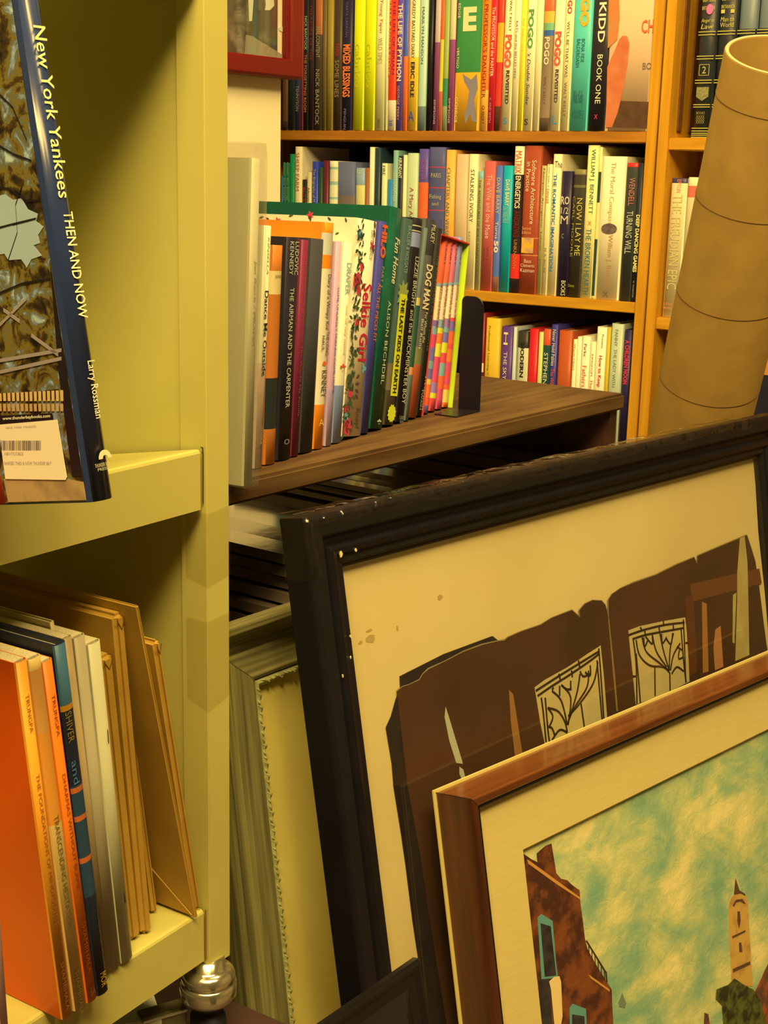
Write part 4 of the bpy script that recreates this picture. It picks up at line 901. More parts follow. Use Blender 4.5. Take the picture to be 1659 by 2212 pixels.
def side_poly(name, px, x, m, parent, mw):
    pts = [(min(z_, -0.0058), max(0.0015, y_)) for z_, y_ in (local_side(mw, a, b) for a, b in px)]
    q = MB(); n = len(pts)
    q.add([(x, y, z) for z, y in pts] + [(x - 0.0002, y, z) for z, y in pts], [tuple(range(n)), tuple(range(2 * n - 1, n - 1, -1))] + [(i, (i + 1) % n, n + (i + 1) % n, n + i) for i in range(n)])
    return q.build(name, m, parent, tri=True)
fol = bpy.data.materials.new('foliage_photo'); fol.use_nodes = True; nt = fol.node_tree; b_ = nt.nodes['Principled BSDF']
tc = nt.nodes.new('ShaderNodeTexCoord'); nz = nt.nodes.new('ShaderNodeTexNoise'); nz.inputs['Scale'].default_value = 75; nz.inputs['Detail'].default_value = 7; nz.inputs['Roughness'].default_value = 0.6; nz.inputs['Distortion'].default_value = 0.6
rp = nt.nodes.new('ShaderNodeValToRGB'); rp.color_ramp.elements[0].position = 0.36; rp.color_ramp.elements[0].color = alb((30, 22, 14)); rp.color_ramp.elements[1].position = 0.66; rp.color_ramp.elements[1].color = alb((176, 180, 190))
for p_, c_ in ((0.45, (70, 48, 18)), (0.50, (120, 92, 24)), (0.55, (96, 88, 50)), (0.60, (130, 130, 110))):
    e_ = rp.color_ramp.elements.new(p_); e_.color = alb(c_)
nt.links.new(tc.outputs['Object'], nz.inputs['Vector']); nt.links.new(nz.outputs['Fac'], rp.inputs['Fac']); nt.links.new(rp.outputs['Color'], b_.inputs['Base Color']); b_.inputs['Roughness'].default_value = 0.2
yh = 0.285
q = MB(); q.box(-0.0004, -0.0001, 0.001, 0.266, -0.186, -0.006); q.build('cover_photo', fol, yk)
tan = M((176, 130, 66), 0.25, noise=(110, 78, 40), nscale=60, ramp=(0.5, 0.7)); dk = M((34, 24, 18), 0.25); sky = M((160, 160, 180), 0.25)
side_poly('photo_paving', [(20, 1088), (205, 1082), (200, 1040), (120, 1030), (10, 1034)], -0.0005, tan, yk, ymw)
side_poly('photo_trunk', [(188, 1028), (158, 1028), (128, 800), (112, 560), (88, 380), (72, 360), (100, 350), (120, 450), (150, 800)], -0.0005, dk, yk, ymw)
side_poly('photo_trunk', [(128, 860), (-60, 870), (-60, 850), (60, 848), (128, 840)], -0.0005, dk, yk, ymw)
side_poly('photo_sky', [(-40, 432), (12, 420), (30, 432), (48, 428), (62, 452), (84, 462), (80, 478), (96, 490), (84, 508), (88, 525), (74, 530), (92, 552), (70, 560), (60, 578), (48, 560), (20, 562), (12, 548), (-40, 556)], -0.0005, sky, yk, ymw)
for br in ([(-40, 500), (30, 482), (80, 470)], [(-40, 400), (20, 405), (60, 432), (90, 430)], [(20, 560), (40, 500), (36, 440), (50, 400)], [(-20, 300), (30, 330), (70, 345)], [(-20, 180), (30, 230), (60, 300)], [(-20, 640), (50, 610), (110, 600)]):
    for p0, p1 in zip(br, br[1:]):
        side_poly('photo_branch', [p0, p1, (p1[0], p1[1] + 4), (p0[0], p0[1] + 5)], -0.0007, dk, yk, ymw)
for k, (a, b) in enumerate((((0, 775), (135, 752)), ((0, 800), (135, 770)), ((10, 665), (45, 690)), ((0, 700), (60, 640)), ((70, 720), (128, 762)))):
    side_poly('photo_railing', [a, b, (b[0], b[1] + 8), (a[0], a[1] + 8)], -0.0007, M((150, 124, 90), 0.3), yk, ymw)
for k in range(16):
    x = -10 + k * 9.5
    side_poly('photo_lights', [(x, 850 - k * 0.5), (x + 6, 850 - k * 0.5), (x + 6.5, 866), (x + 1, 866)], -0.0007, M((214, 160, 70), 0.3), yk, ymw)
    side_poly('photo_lights', [(x, 872), (x + 6, 872), (x + 6.5, 888), (x + 1, 888)], -0.0007, M((190, 140, 66), 0.3), yk, ymw)
side_poly('web_address_band', [(-30, 899), (115, 892), (120, 912), (-30, 920)], -0.0008, dk, yk, ymw)
stk = side_poly('price_sticker', [(0, 917), (127, 906), (148, 1030), (145, 1036), (15, 1034)], -0.0010, M((250, 226, 160), 0.6), yk, ymw)
def side_text(parent, mw, s, p0, p1, x, rgb, bold=0.0, up=12, nm='lettering', dz=0):
    """text on the left cover between two pixels on its baseline"""
    a = Vector(local_side(mw, *p0)); b = Vector(local_side(mw, *p1)); c = Vector(local_side(mw, p0[0], p0[1] - up))
    cu = bpy.data.curves.new('t', 'FONT'); cu.body = s; cu.offset = bold; cu.resolution_u = 2
    tmp = bpy.data.objects.new('t', cu); me = bpy.data.meshes.new_from_object(tmp); bpy.data.objects.remove(tmp); bpy.data.curves.remove(cu)
    xs = [v.co.x for v in me.vertices]; ys = [v.co.y for v in me.vertices]; ax, bx_, ay, by = min(xs), max(xs), min(ys), max(ys)
    for v in me.vertices:
        q = a + (b - a) * ((v.co.x - ax) / (bx_ - ax)) + (c - a) * ((v.co.y - ay) / (by - ay)); v.co = (x, q.y, q.x)
    me.materials.clear(); me.materials.append(M(rgb, 0.5)); me.name = nm
    o = bpy.data.objects.new(nm, me); COL.objects.link(o); o.parent = parent; return o
side_text(yk, ymw, 'www.thunderbaybooks.com', (9, 909), (112, 903), -0.0012, (230, 206, 140), 0.02, 9)
side_text(yk, ymw, 'NEW YORK YANKEES', (17, 925), (82, 922), -0.0014, (170, 140, 100), 0.0, 4)
side_text(yk, ymw, 'YANKEES THEN & NOW THUNDER BAY', (12, 1003), (115, 1003), -0.0014, (170, 140, 100), 0.0, 7)
side_text(yk, ymw, '1001TCC823', (14, 982), (54, 982), -0.0014, (160, 130, 90), 0.0, 6)
bars = random.Random(9); x = 3
q = MB()
while x < 92:
    w_ = bars.choice([1.0, 1.4, 2.2]); pts = [local_side(ymw, a, b) for a, b in ((x, 972), (x + w_, 972), (x + w_, 951), (x, 951))]
    q.add([(-0.0013, y, z) for z, y in pts], [(0, 1, 2, 3)]); x += w_ + bars.choice([1.0, 1.6, 2.2])
q.build('barcode', M((90, 64, 40), 0.6), yk)
# rainbow arc emblem on the spine foot
q = MB(); pts = []
ux, uy = (ymw.inverted() @ YF.pt(*YF.uv(226, 990)))[:2]
ro, ri = 0.0045, 0.0018
arc = [(ux + ro * cos(a * pi / 10), uy + ro * sin(a * pi / 10)) for a in range(11)] + [(ux + ri * cos(a * pi / 10), uy + ri * sin(a * pi / 10)) for a in range(10, -1, -1)]
q.prism(arc, 0.0003, 0.0006); q.build('publisher_emblem', M((214, 184, 100), 0.4), yk, tri=True)

# red book corner in front
RF = Frame(at_depth(22, 1088, 0.70), yawdir(33), YF.y)
rbk = empty('book', RF.mat(-0.012, 0.0, 0, radians(5)), 'red book mostly outside the picture at the left edge, beside the blue hardback', 'book')
book_parts(rbk, 0.012, 0.045, 0.15, (214, 36, 16), (), True, 0.4)

# ---- lower metal shelf
zl = vt2 + 0.0004
BL = Frame(at_z(226, 2148, zl), yawdir(33), ZUP)
LM = 'books on the lower metal shelf'
WM = 'on lower metal shelf'
def mbook(xb, xt, yt, desc, c, z=0.0, **o):
    return book(BL, xb[0], xb[1], yt, desc, c, xt=xt, where=WM, group=o.pop('group', LM), z=z, **o)
org = (232, 88, 8)
mbook((14, 34), (-52, -34), 1480, 'white booklet cut by the left edge, in front of orange hardback', (214, 150, 110), z=0.03, dp=0.02, hard=False)
k1 = mbook((137, 164), (39, 62), 1430, 'orange hardback with large orange cover facing out', org, hard=False, dp=0.17, bands=[(0.0, 1.0, (226, 134, 26))], cmat=M(org, 0.3, noise=(220, 70, 6), nscale=5, fac=0.6),
      texts=[T('TRUNGPA', 1500, 1582, (150, 84, 20), 0.35, 0.65), T('THE FOUNDATIONS OF MINDFULNESS', 1672, 1998, (160, 90, 24), 0.35, 0.65), T('SHAMBHALA', 2078, 2180, (150, 84, 20), 0.35, 0.65)])
mbook((164.5, 191), (62.5, 93), 1424, 'cream book with orange tinted top', (222, 168, 70), hard=False, dp=0.17, bands=[(0.55, 0.8, (224, 134, 34)), (0.8, 0.97, (214, 140, 50))],
      texts=[T('TRANSCENDING HESITATION', 1760, 2005, (110, 84, 30), 0.25, 0.6), T('SHAMBHALA', 2095, 2190, (110, 84, 30), 0.3, 0.6)])
mbook((191.5, 214), (93.5, 117), 1430, 'orange book with brown capital lettering', (230, 106, 16), hard=False, dp=0.17,
      texts=[T('TRUNGPA', 1500, 1590, (150, 60, 14), 0.35, 0.65), T('DHARMAS WITHOUT BLAME', 1672, 1920, (150, 60, 14), 0.35, 0.65), T('SHAMBHALA', 1990, 2100, (140, 60, 14), 0.3, 0.65), T('8A', 2130, 2150, (110, 60, 20), 0.3, 0.8, vertical=False)])
mbook((214.5, 237), (117.5, 146), 1394, 'tall navy book with teal top and orange lines', (30, 34, 36), dp=0.18,
      bands=[(0.84, 1.0, (60, 92, 84)), (0.825, 0.84, (190, 120, 20)), (0.30, 0.62, (40, 60, 60)), (0.60, 0.615, (190, 90, 30)), (0.52, 0.535, (190, 90, 30)), (0.40, 0.415, (190, 90, 30))],
      texts=[T('SHIVER', 1535, 1600, (150, 110, 30), 0.1, 0.6), T('and', 1640, 1690, (70, 110, 120), 0.1, 0.6), T('MOR', 2100, 2130, (190, 130, 30), 0.3, 0.8)])
zc = zoff(262, 2087, BL, zl)
pale = (196, 166, 92)
mbook((221, 227), (106, 118), 1345, 'cream topped book peeping above the navy one', (206, 168, 84), z=zc - 0.02, dp=0.14)
mbook((228, 241), (135, 158), 1380, 'buff magazine in clear wrap, first of three', (176, 136, 70), z=zc, dp=0.17, hard=False, name='magazine', cat='magazine', group='magazines on the lower metal shelf')
mbook((241.5, 264), (158.5, 188), 1378, 'buff grey magazine in clear wrap, second of three', (178, 148, 84), z=zc, dp=0.17, hard=False, name='magazine', cat='magazine', group='magazines on the lower metal shelf')
mbook((264.5, 289), (188.5, 222), 1392, 'pale stapled magazine in clear wrap, third of three', (202, 176, 100), z=zc, dp=0.17, hard=False, name='magazine', cat='magazine', group='magazines on the lower metal shelf')
def staple(r, px0, py0, py1):
    mw = r.matrix_world; inv = mw.inverted()
    u0, v0 = BL.uv(px0, py0, zc); u1, v1 = BL.uv(px0 + 2, py1, zc); a = inv @ BL.pt(u0, v0, zc); b = inv @ BL.pt(u1, v1, zc)
    q = MB(); q.tube([(a.x, a.y, 0.0003), (b.x, b.y, 0.0003)], 0.0003, 6); q.build('staple', M((90, 80, 60), 0.3, metal=0.8), r)
staple(ALLB[-1], 232, 1575, 1605); staple(ALLB[-1], 268, 1925, 1950)
kraft = M((190, 132, 34), 0.7, noise=(170, 112, 28), nscale=25, fac=0.5, name='kraft_paper')
def mailer(xb, xt, yt, y_b, desc, dp, th=None, flap=None):
    zo = zoff((xb[0] + xb[1]) / 2, y_b, BL, zl)
    ua, ub = BL.xv(xb[0], 0, zo), BL.xv(xb[1], 0, zo); xm = (xt[0] + xt[1]) / 2; um, vm = BL.uv(xm, yt, zo)
    ta, tb = BL.uv(xt[0], yt, zo)[0], BL.uv(xt[1], yt, zo)[0]
    an = -atan2(um - (ua + ub) / 2, vm); wd = ((ub - ua) + (tb - ta)) / 2 * cos(an) * 0.98; hh = vm / cos(an)
    r = empty('padded_envelope', BL.mat(ua, 0.0004, zo, an), desc + ' ' + WM, 'envelope', 'brown envelopes on the lower metal shelf')
    q = MB(); q.box(0, wd, 0, hh, -dp, 0); q.build('body', kraft, r, bevel=min(wd * 0.42, 0.003), seg=3)
    if flap:
        q = MB(); f = [(-0.0012, 0.003, -0.003), (-0.0012, 0.003, -0.09), (-0.0012, 0.085, -0.09)]
        q.add(f + [(a + 0.0009, b, c) for a, b, c in f], [(0, 1, 2), (5, 4, 3), (0, 1, 4, 3), (1, 2, 5, 4), (2, 0, 3, 5)]); q.build('folded_flap', M((180, 122, 30), 0.7), r)
    else:
        q = MB(); q.strip([(wd * 0.15, hh * 0.985), (wd * 0.5, hh * 0.955), (wd * 0.85, hh * 0.985)], 0.0007, 0.0001, 0.0005); q.build('top_fold', M((120, 76, 20), 0.7), r)
    return r
mailer((284, 311), (222, 247), 1418, 2030, 'narrow brown envelope folded over at its top', 0.14)
mailer((311.5, 333), (247.5, 272), 1328, 2018, 'tall brown envelope with creased top corner', 0.16)
mailer((333.5, 345), (262, 274), 1420, 1974, 'slim brown envelope set back between taller ones', 0.12)
mailer((424, 430), (296, 301), 1310, 1984, 'widest brown envelope, its big face and folded corner showing', 0.135, flap=True)
_e5 = mailer((426, 431), (325, 349), 1388, 1970, 'brown envelope leaning on the end panel behind widest envelope', 0.12)

# low platform under the unit and the small things on it
PLZ = vpb - 0.036 - 0.026
q = MB(); q.box(-UW - 0.05, 0.055, 0, PLZ - 0.0005, -UD - 0.04, 0.045); o = q.build('platform', M((62, 34, 18), 0.6, noise=(40, 24, 14), scale=(3, 20, 20), nscale=4), mw=MF.mat(), bevel=0.002)
tag(o, 'low dark wooden platform under the khaki metal shelving unit', 'platform')
def on_plat(px, py, z, yaw):
    c = at_z(px, py, PLZ + z); return Frame((c.x, c.y, PLZ), yawdir(yaw), ZUP)
UF = on_plat(350, 2200, 0.02, 70)
q = MB(); q.box(-0.10, 0, 0, 0.02, -0.05, 0); o = q.build('carton', M((226, 200, 120), 0.6), mw=UF.mat(0, 0.0003, 0), bevel=0.001); tag(o, 'small white carton lying under the metal shelving at bottom left', 'box')
UG = on_plat(404, 2176, 0.022, 60)
mr = empty('metal_rail', UG.mat(0, 0.0003, 0), 'short shiny metal rail end beside the white carton', 'rail')
q = MB(); q.box(-0.035, 0, 0, 0.022, -0.014, 0); q.build('rail_body', M((150, 124, 60), 0.3, metal=0.6), mr, bevel=0.001)
q = MB(); q.box(-0.035, 0.0005, 0.019, 0.021, 0.0001, 0.0015); q.build('edge_trim', M((230, 200, 120), 0.25, metal=0.7), mr)

# ================================================================== PICTURE FRAMES
def lean_frame(px, py, d, yaw, lean):
    n = Vector((cos(radians(yaw)), -sin(radians(yaw)), 0))
    return Frame(at_depth(px, py, d), yawdir(yaw), ZUP * cos(radians(lean)) - n * sin(radians(lean)))
def plane_t(F, px, py, z=0.0):
    r = ray(px, py); return (F.pt(0, 0, z) - EYE).dot(F.z) / r.dot(F.z)
def sect(prof, F, W, Hh, parent, name, m, bevel=0, top=True):
    return ring(prof, 0, W, -Hh, 0, name, m, parent, bevel)

# black framed poster
KF = lean_frame(660, 1120, 1.05, 42.5, 11.0)
KH = (KF.o.z - 0.0015) / KF.y.z - 0.008
ku, kv = KF.uv(742, 1222, -0.014); rw = (ku - kv) / 2
kr, _ = KF.uv(1637, 985, -0.014); KW = kr + rw
KD = 0.030
KMW = KF.mat()
kb = empty('framed_poster', KMW, 'large black framed poster with torn brown interior photo on cream mount, leaning', 'picture')
blackp = M((20, 15, 11), 0.33, noise=(28, 21, 15), nscale=30, spec=0.4, name='black_lacquer')
prof = [(0, -KD), (0, -0.003), (0.003, 0.0), (0.016, -0.001), (0.020, -0.006), (rw * 0.55, -0.0085), (rw * 0.62, -0.0045), (rw * 0.74, -0.0065), (rw * 0.78, -0.010), (rw * 0.9, -0.0095), (rw * 0.93, -0.013), (rw, -0.014), (rw, -KD)]
ring(prof, 0, KW, -KH, 0, 'frame', blackp, kb, bevel=0.0006)
# chips in the lacquer
chip = M((206, 170, 70), 0.7)
cr = random.Random(4)
q = MB()
def chips(q, pts, F, z):
    for (px, py, r) in pts:
        u, v = F.uv(px, py, z); n = 6
        q.prism([(u + r * cr.uniform(0.3, 0.9) * cos(i * 2 * pi / n), v + r * cr.uniform(0.8, 1.5) * sin(i * 2 * pi / n)) for i in range(n)], z - 0.0003, z + 0.0006)
chl = [(694, 1378, 0.0022), (695, 1400, 0.0026), (736, 1197, 0.0022), (768, 1189, 0.0014), (726, 1470, 0.0016), (740, 1460, 0.0012), (757, 1375, 0.0012), (757, 1420, 0.0010), (690, 1368, 0.0012)]
for px, py, r in chl:
    u, v = KF.uv(px, py, -0.006); q = MB(); chips(q, [(px, py, r)], KF, -0.0055 if px > 700 else -0.004); o_ = q.build('paint_chip', chip, kb, tri=True)
ZM, ZP, ZG = -0.0200, -0.0185, -0.0150
def kuv(p, z): return KF.uv(p[0], p[1], z)
cream = M((232, 192, 98), 0.65, noise=(222, 180, 88), nscale=5, fac=0.8, name='cream_mount')
mp = [(rw - 0.004, -rw + 0.004)] + [kuv(p, ZM) for p in ((1626, 980), (1632, 1050), (1638, 1150), (1652, 1280), (1664, 1420), (1700, 1800))]
bl_ = kuv((1720, 2000), ZM)
mp += [(mp[-1][0], -KH + rw - 0.004), (rw - 0.004, -KH + rw - 0.004)]
q = MB(); q.prism(mp, ZM - 0.001, ZM); q.build('mount', cream, kb, tri=True)
black_torn = [(865, 1461), (960, 1413), (1065, 1374), (1078, 1384), (1089, 1386), (1060, 1420), (940, 1500), (890, 1560), (900, 1700), (940, 1900), (985, 2212), (1010, 2400), (955, 2400), (930, 2212), (905, 2070), (893, 1990), (878, 1870), (868, 1800), (852, 1700), (848, 1650), (835, 1572), (846, 1548), (856, 1512), (866, 1484)]
q = MB(); q.prism([kuv(p, ZP) for p in black_torn], ZP - 0.0012, ZP - 0.0004); q.build('torn_backing', M((32, 24, 18), 0.5, noise=(50, 36, 26), nscale=60), kb, tri=True)
photo = [(857, 1492), (868, 1483), (884, 1478), (905, 1468), (912, 1456), (925, 1444), (960, 1428), (1000, 1407), (1040, 1392), (1075, 1384), (1089, 1382), (1096, 1376), (1123, 1364), (1167, 1349), (1191, 1334), (1235, 1317), (1246, 1327), (1252, 1333), (1250, 1318), (1262, 1304), (1279, 1296), (1299, 1297), (1307, 1306), (1311, 1318), (1314, 1336), (1313, 1295), (1321, 1283), (1340, 1270), (1367, 1258), (1416, 1241), (1460, 1219), (1499, 1203), (1505, 1217), (1506, 1200), (1560, 1177), (1613, 1155), (1623, 1185), (1632, 1215), (1640, 1270), (1655, 1388), (1690, 1600), (1740, 2000), (1500, 2200), (1200, 2400), (1000, 2400), (965, 2212), (934, 2022), (908, 1850), (880, 1696)]
pb_m = M((84, 48, 22), 0.45, noise=(62, 36, 18), nscale=7, fac=0.9, name='brown_photo')
q = MB(); q.prism([kuv(p, ZP) for p in photo], ZP - 0.0003, ZP + 0.0002); q.build('torn_photo', pb_m, kb, tri=True)
def kpoly(name, polys, m, dz=0.0004):
    q = MB()
    for p in polys: q.prism([kuv(a, ZP) for a in p], ZP + dz - 0.0002, ZP + dz)
    return q.build(name, m, kb, tri=True)
q = MB(); q.strip([kuv(p, ZP) for p in photo[:38]], [0.0006 + 0.0008 * cr.random() for _ in range(38)], ZP + 0.0002, ZP + 0.0004); q.build('torn_edge', M((150, 120, 60), 0.7), kb)
kpoly('photo_beam', [[(1490, 1262), (1640, 1228), (1645, 1260), (1495, 1300)]], M((112, 62, 24), 0.45), 0.0003)
kpoly('photo_post', [[(1480, 1290), (1497, 1285), (1506, 1450), (1490, 1460)]], M((96, 50, 22), 0.45), 0.00035)
kpoly('photo_candle', [[(962, 1527), (968, 1545), (980, 1585), (998, 1645), (999, 1650), (985, 1648), (970, 1600), (960, 1550)], [(992, 1656), (1000, 1662), (1006, 1684), (1000, 1690), (992, 1672)]], M((190, 176, 110), 0.4))
kpoly('photo_lit_slit', [[(1099, 1490), (1108, 1500), (1128, 1628), (1112, 1634), (1103, 1560)]], M((160, 104, 40), 0.4))
kpoly('photo_lit_slit', [[(1516, 1300), (1526, 1304), (1530, 1450), (1518, 1454)]], M((170, 110, 40), 0.4))
kpoly('photo_lit_slit', [[(1545, 1360), (1556, 1352), (1562, 1440), (1544, 1448), (1541, 1400)]], M((190, 120, 56), 0.4))
kpoly('photo_curtain', [[(1598, 1163), (1608, 1158), (1614, 1215), (1616, 1300), (1618, 1415), (1588, 1428), (1592, 1300), (1592, 1240)], [(1583, 1285), (1590, 1280), (1586, 1390), (1582, 1388)]], M((200, 170, 80), 0.4, noise=(170, 130, 60), nscale=40))
glasspane = M((216, 178, 84), 0.4, noise=(186, 160, 92), nscale=30)
def sx_(x, y): return (1050 + x / 2.724, 1250 + y / 2.724)
def win(panes, leads, lw, name):
    kpoly(name, [[sx_(*p) for p in pn] for pn in panes], glasspane, 0.0004)
    q = MB()
    for L_ in leads:
        L2 = [kuv(sx_(*p), ZP) for p in L_]
        # smooth the line
        out = []
        for i in range(len(L2) - 1):
            p0 = L2[max(0, i - 1)]; p1 = L2[i]; p2 = L2[i + 1]; p3 = L2[min(len(L2) - 1, i + 2)]
            for t in [k / 5 for k in range(5)]:
                out.append(tuple(0.5 * ((2 * p1[j]) + (-p0[j] + p2[j]) * t + (2 * p0[j] - 5 * p1[j] + 4 * p2[j] - p3[j]) * t * t + (-p0[j] + 3 * p1[j] - 3 * p2[j] + p3[j]) * t ** 3) for j in (0, 1)))
        out.append(L2[-1]); q.strip(out, lw, ZP + 0.0004, ZP + 0.0007)
    q.build('leading', M((48, 32, 18), 0.5), kb)
lw = 0.0022
win([[(284, 640), (345, 595), (480, 520), (600, 440), (660, 402), (672, 392), (690, 560), (712, 830), (560, 900), (345, 975), (320, 860)]],
    [[(300, 690), (380, 635), (490, 565), (600, 490), (665, 440)], [(290, 660), (430, 570), (560, 490), (665, 425)], [(322, 700), (335, 800), (350, 960)], [(345, 700), (362, 900), (372, 965)],
     [(660, 410), (672, 560), (690, 830)], [(650, 480), (660, 600), (680, 830)], [(360, 760), (420, 780), (460, 840), (475, 905)], [(385, 660), (440, 720), (475, 860)], [(440, 625), (495, 700), (480, 860)],
     [(550, 560), (530, 680), (475, 860)], [(600, 540), (590, 640), (510, 770), (475, 860)], [(655, 490), (630, 610), (560, 720), (480, 810)], [(430, 630), (430, 690)], [(440, 625), (470, 650), (500, 650)], [(495, 600), (495, 650)],
     [(550, 545), (570, 575), (610, 560)], [(580, 550), (610, 570), (610, 510)], [(555, 730), (575, 870)], [(475, 905), (430, 890), (385, 950)], [(360, 870), (385, 880), (400, 920)], [(360, 760), (390, 810), (370, 870)], [(385, 655), (395, 640)], [(425, 560), (435, 600)], [(540, 480), (548, 520)], [(500, 540), (505, 580)]], lw, 'stained_glass')
win([[(836, 305), (900, 280), (1040, 250), (1170, 228), (1178, 300), (1190, 480), (1195, 605), (1050, 680), (880, 740), (866, 600), (850, 450)]],
    [[(836, 332), (930, 300), (1050, 272), (1165, 258)], [(860, 355), (940, 330), (1060, 308), (1160, 290)], [(862, 350), (880, 500), (885, 735)], [(880, 440), (895, 600), (905, 730)],
     [(1158, 240), (1165, 400), (1172, 610)], [(1145, 300), (1155, 430), (1165, 540), (1175, 610)], [(880, 360), (900, 450), (960, 510), (1040, 520), (1075, 550)], [(915, 345), (940, 430), (1010, 490), (1070, 540)],
     [(975, 330), (1000, 430), (1060, 520)], [(1020, 320), (1040, 420), (1075, 540)], [(1100, 320), (1080, 420), (1075, 540)], [(1140, 380), (1100, 450), (1082, 540)], [(925, 345), (930, 400), (950, 360)], [(935, 340), (975, 385), (975, 335)],
     [(1030, 325), (1035, 380), (1060, 345)], [(1055, 350), (1085, 385), (1095, 320)], [(990, 520), (992, 690)], [(1078, 550), (1080, 660)], [(1090, 560), (1120, 520), (1160, 545)], [(1120, 400), (1150, 420)], [(1135, 420), (1130, 470), (1160, 460)], [(905, 285), (915, 310)], [(1040, 250), (1042, 275)], [(930, 300), (935, 335)], [(1015, 285), (1018, 312)], [(1098, 270), (1100, 300)], [(862, 575), (880, 575)], [(1170, 378), (1190, 378)]], lw, 'stained_glass')
kpoly('fold_crease', [[(1313, 1336), (1315, 1336), (1327, 1450), (1334, 1536), (1331, 1536)]], M((150, 110, 50), 0.6), 0.0005)
# stains on the mount
for (px, py, a, b) in ((800, 1380, 0.007, 0.004), (858, 1357, 0.0016, 0.003), (778, 1388, 0.003, 0.002), (950, 1290, 0.004, 0.003), (797, 1362, 0.005, 0.0015)):
    u, v = kuv((px, py), ZM); q = MB(); q.prism([(u + a * cr.uniform(0.6, 1) * cos(i * pi / 5), v + b * cr.uniform(0.6, 1) * sin(i * pi / 5)) for i in range(10)], ZM, ZM + 0.0002); q.build('stain', M((190, 146, 66), 0.7), kb, tri=True)
q = MB(); q.box(rw - 0.003, KW - rw + 0.003, -KH + rw - 0.003, -rw + 0.003, ZG, ZG + 0.0015); q.build('glass', GLASS, kb)
# torn plastic film wrapped over the top and left edge
q = MB(); n = 40; vs = []; fs = []
wr = random.Random(2)
for k in range(n + 1):
    u = -0.002 + (KW * 0.9) * k / n
    vs += [(u, 0.002 + wr.uniform(0, 0.002), -KD - 0.002), (u, 0.0035 + wr.uniform(-0.0015, 0.0015), -KD * 0.5), (u + wr.uniform(-0.004, 0.004), 0.0012, 0.0004), (u, -0.006 - wr.uniform(0, 0.004), 0.0012)]
for k in range(n): fs += [(4 * k + j, 4 * k + j + 1, 4 * k + 5 + j, 4 * k + 4 + j) for j in range(3)]
q.add(vs, fs, 0, True); q.build('plastic_wrap', WRAP, kb)
q = MB(); vs = []; fs = []
for k in range(13):
    v = 0.002 - 0.05 * k / 12
    vs += [(-0.0015 + wr.uniform(-0.001, 0.0005), v, -KD), (-0.0022 + wr.uniform(-0.0015, 0.0008), v, -KD * 0.5), (-0.001, v, 0.0006), (0.006 + wr.uniform(-0.003, 0.004), v, 0.0014)]
for k in range(12): fs += [(4 * k + j, 4 * k + j + 1, 4 * k + 5 + j, 4 * k + 4 + j) for j in range(3)]
q.add(vs, fs, 0, True); q.build('plastic_wrap', WRAP, kb)

# brown framed painting in front
tb = plane_t(KF, 942, 1712, 0.0) - 0.006
fy, fl = 45.0, 11.3
FB = lean_frame(942, 1712, tb, fy, fl)
best = None
for i in range(20, 90):
    d = i * 0.001; q_ = FB.pt(0, 0, d) - EYE; zz = q_.dot(FWD); px = CX + F_PX * q_.dot(RIGHT) / zz; py = CY - F_PX * q_.dot(UP) / zz
    e_ = abs(px - 1020)
    if best is None or e_ < best[0]: best = (e_, d, py)
FD = best[1]
PF = Frame(FB.pt(0, 0, FD), FB.x, FB.y)
PH = (PF.pt(0, 0, -FD).z - 0.002) / PF.y.z - 0.006; PW = 0.62
pm = empty('framed_painting', PF.mat(), 'brown wooden framed oil painting of brick houses and tower under clouds, frontmost', 'picture')
walnut_shaded = M((88, 38, 12), 0.3, noise=(56, 22, 7), scale=(30, 2, 30), nscale=3, fac=0.9, coat=0.4, name='walnut_veneer_baked_light')  # upright rails: darker copy of the veneer, side shade painted into the colour
walnut_lit = M((118, 58, 16), 0.3, noise=(88, 40, 10), scale=(2, 30, 30), nscale=3, fac=0.9, coat=0.4, name='walnut_veneer_baked_light')  # level rails: same veneer, lighter, with light from above painted into the colour
fw = 0.0075
# four rails, mitred
def rails(prof, W, Hh, parent, mv, mh, nm='rail'):
    cs = [(0, 0, 1, -1), (W, 0, -1, -1), (W, -Hh, -1, 1), (0, -Hh, 1, 1)]; n = len(prof)
    for c in range(4):
        d_ = (c + 1) % 4; q = MB(); vs = []
        for (cx, cy, sx, sy) in (cs[c], cs[d_]): vs += [(cx + sx * i, cy + sy * i, z) for i, z in prof]
        q.add(vs, [tuple(range(n)), tuple(range(2 * n - 1, n - 1, -1))] + [(k, (k + 1) % n, n + (k + 1) % n, n + k) for k in range(n)])
        q.build(nm, mh if c % 2 == 0 else mv, parent, bevel=0.0006, seg=1)
rails([(0, -FD), (0, -0.001), (0.001, 0), (fw, -0.0008), (fw + 0.0005, -0.004), (fw + 0.001, -FD)], PW, PH, pm, walnut_shaded, walnut_lit)
ring([(fw + 0.0012, -0.0035), (fw + 0.0035, -0.003), (fw + 0.0055, -0.0065), (fw + 0.0055, -0.012), (fw + 0.0012, -0.012)], 0, PW, -PH, 0, 'inner_beading', M((24, 16, 12), 0.35), pm)
mi_ = fw + 0.005
pu, pv = PF.uv(1129, 1847, -0.010)
mw_ = (pu - pv) / 2
ring([(mi_, -0.013), (mi_, -0.0095), (mw_ - 0.002, -0.0095), (mw_, -0.0115), (mw_, -0.013)], 0, PW, -PH, 0, 'liner', M((206, 166, 74), 0.75, noise=(196, 156, 66), scale=(6, 60, 6), nscale=10, name='linen_liner'), pm)
ZA = -0.0140
oil = bpy.data.materials.new('oil_sky'); oil.use_nodes = True; nt = oil.node_tree; b_ = nt.nodes['Principled BSDF']
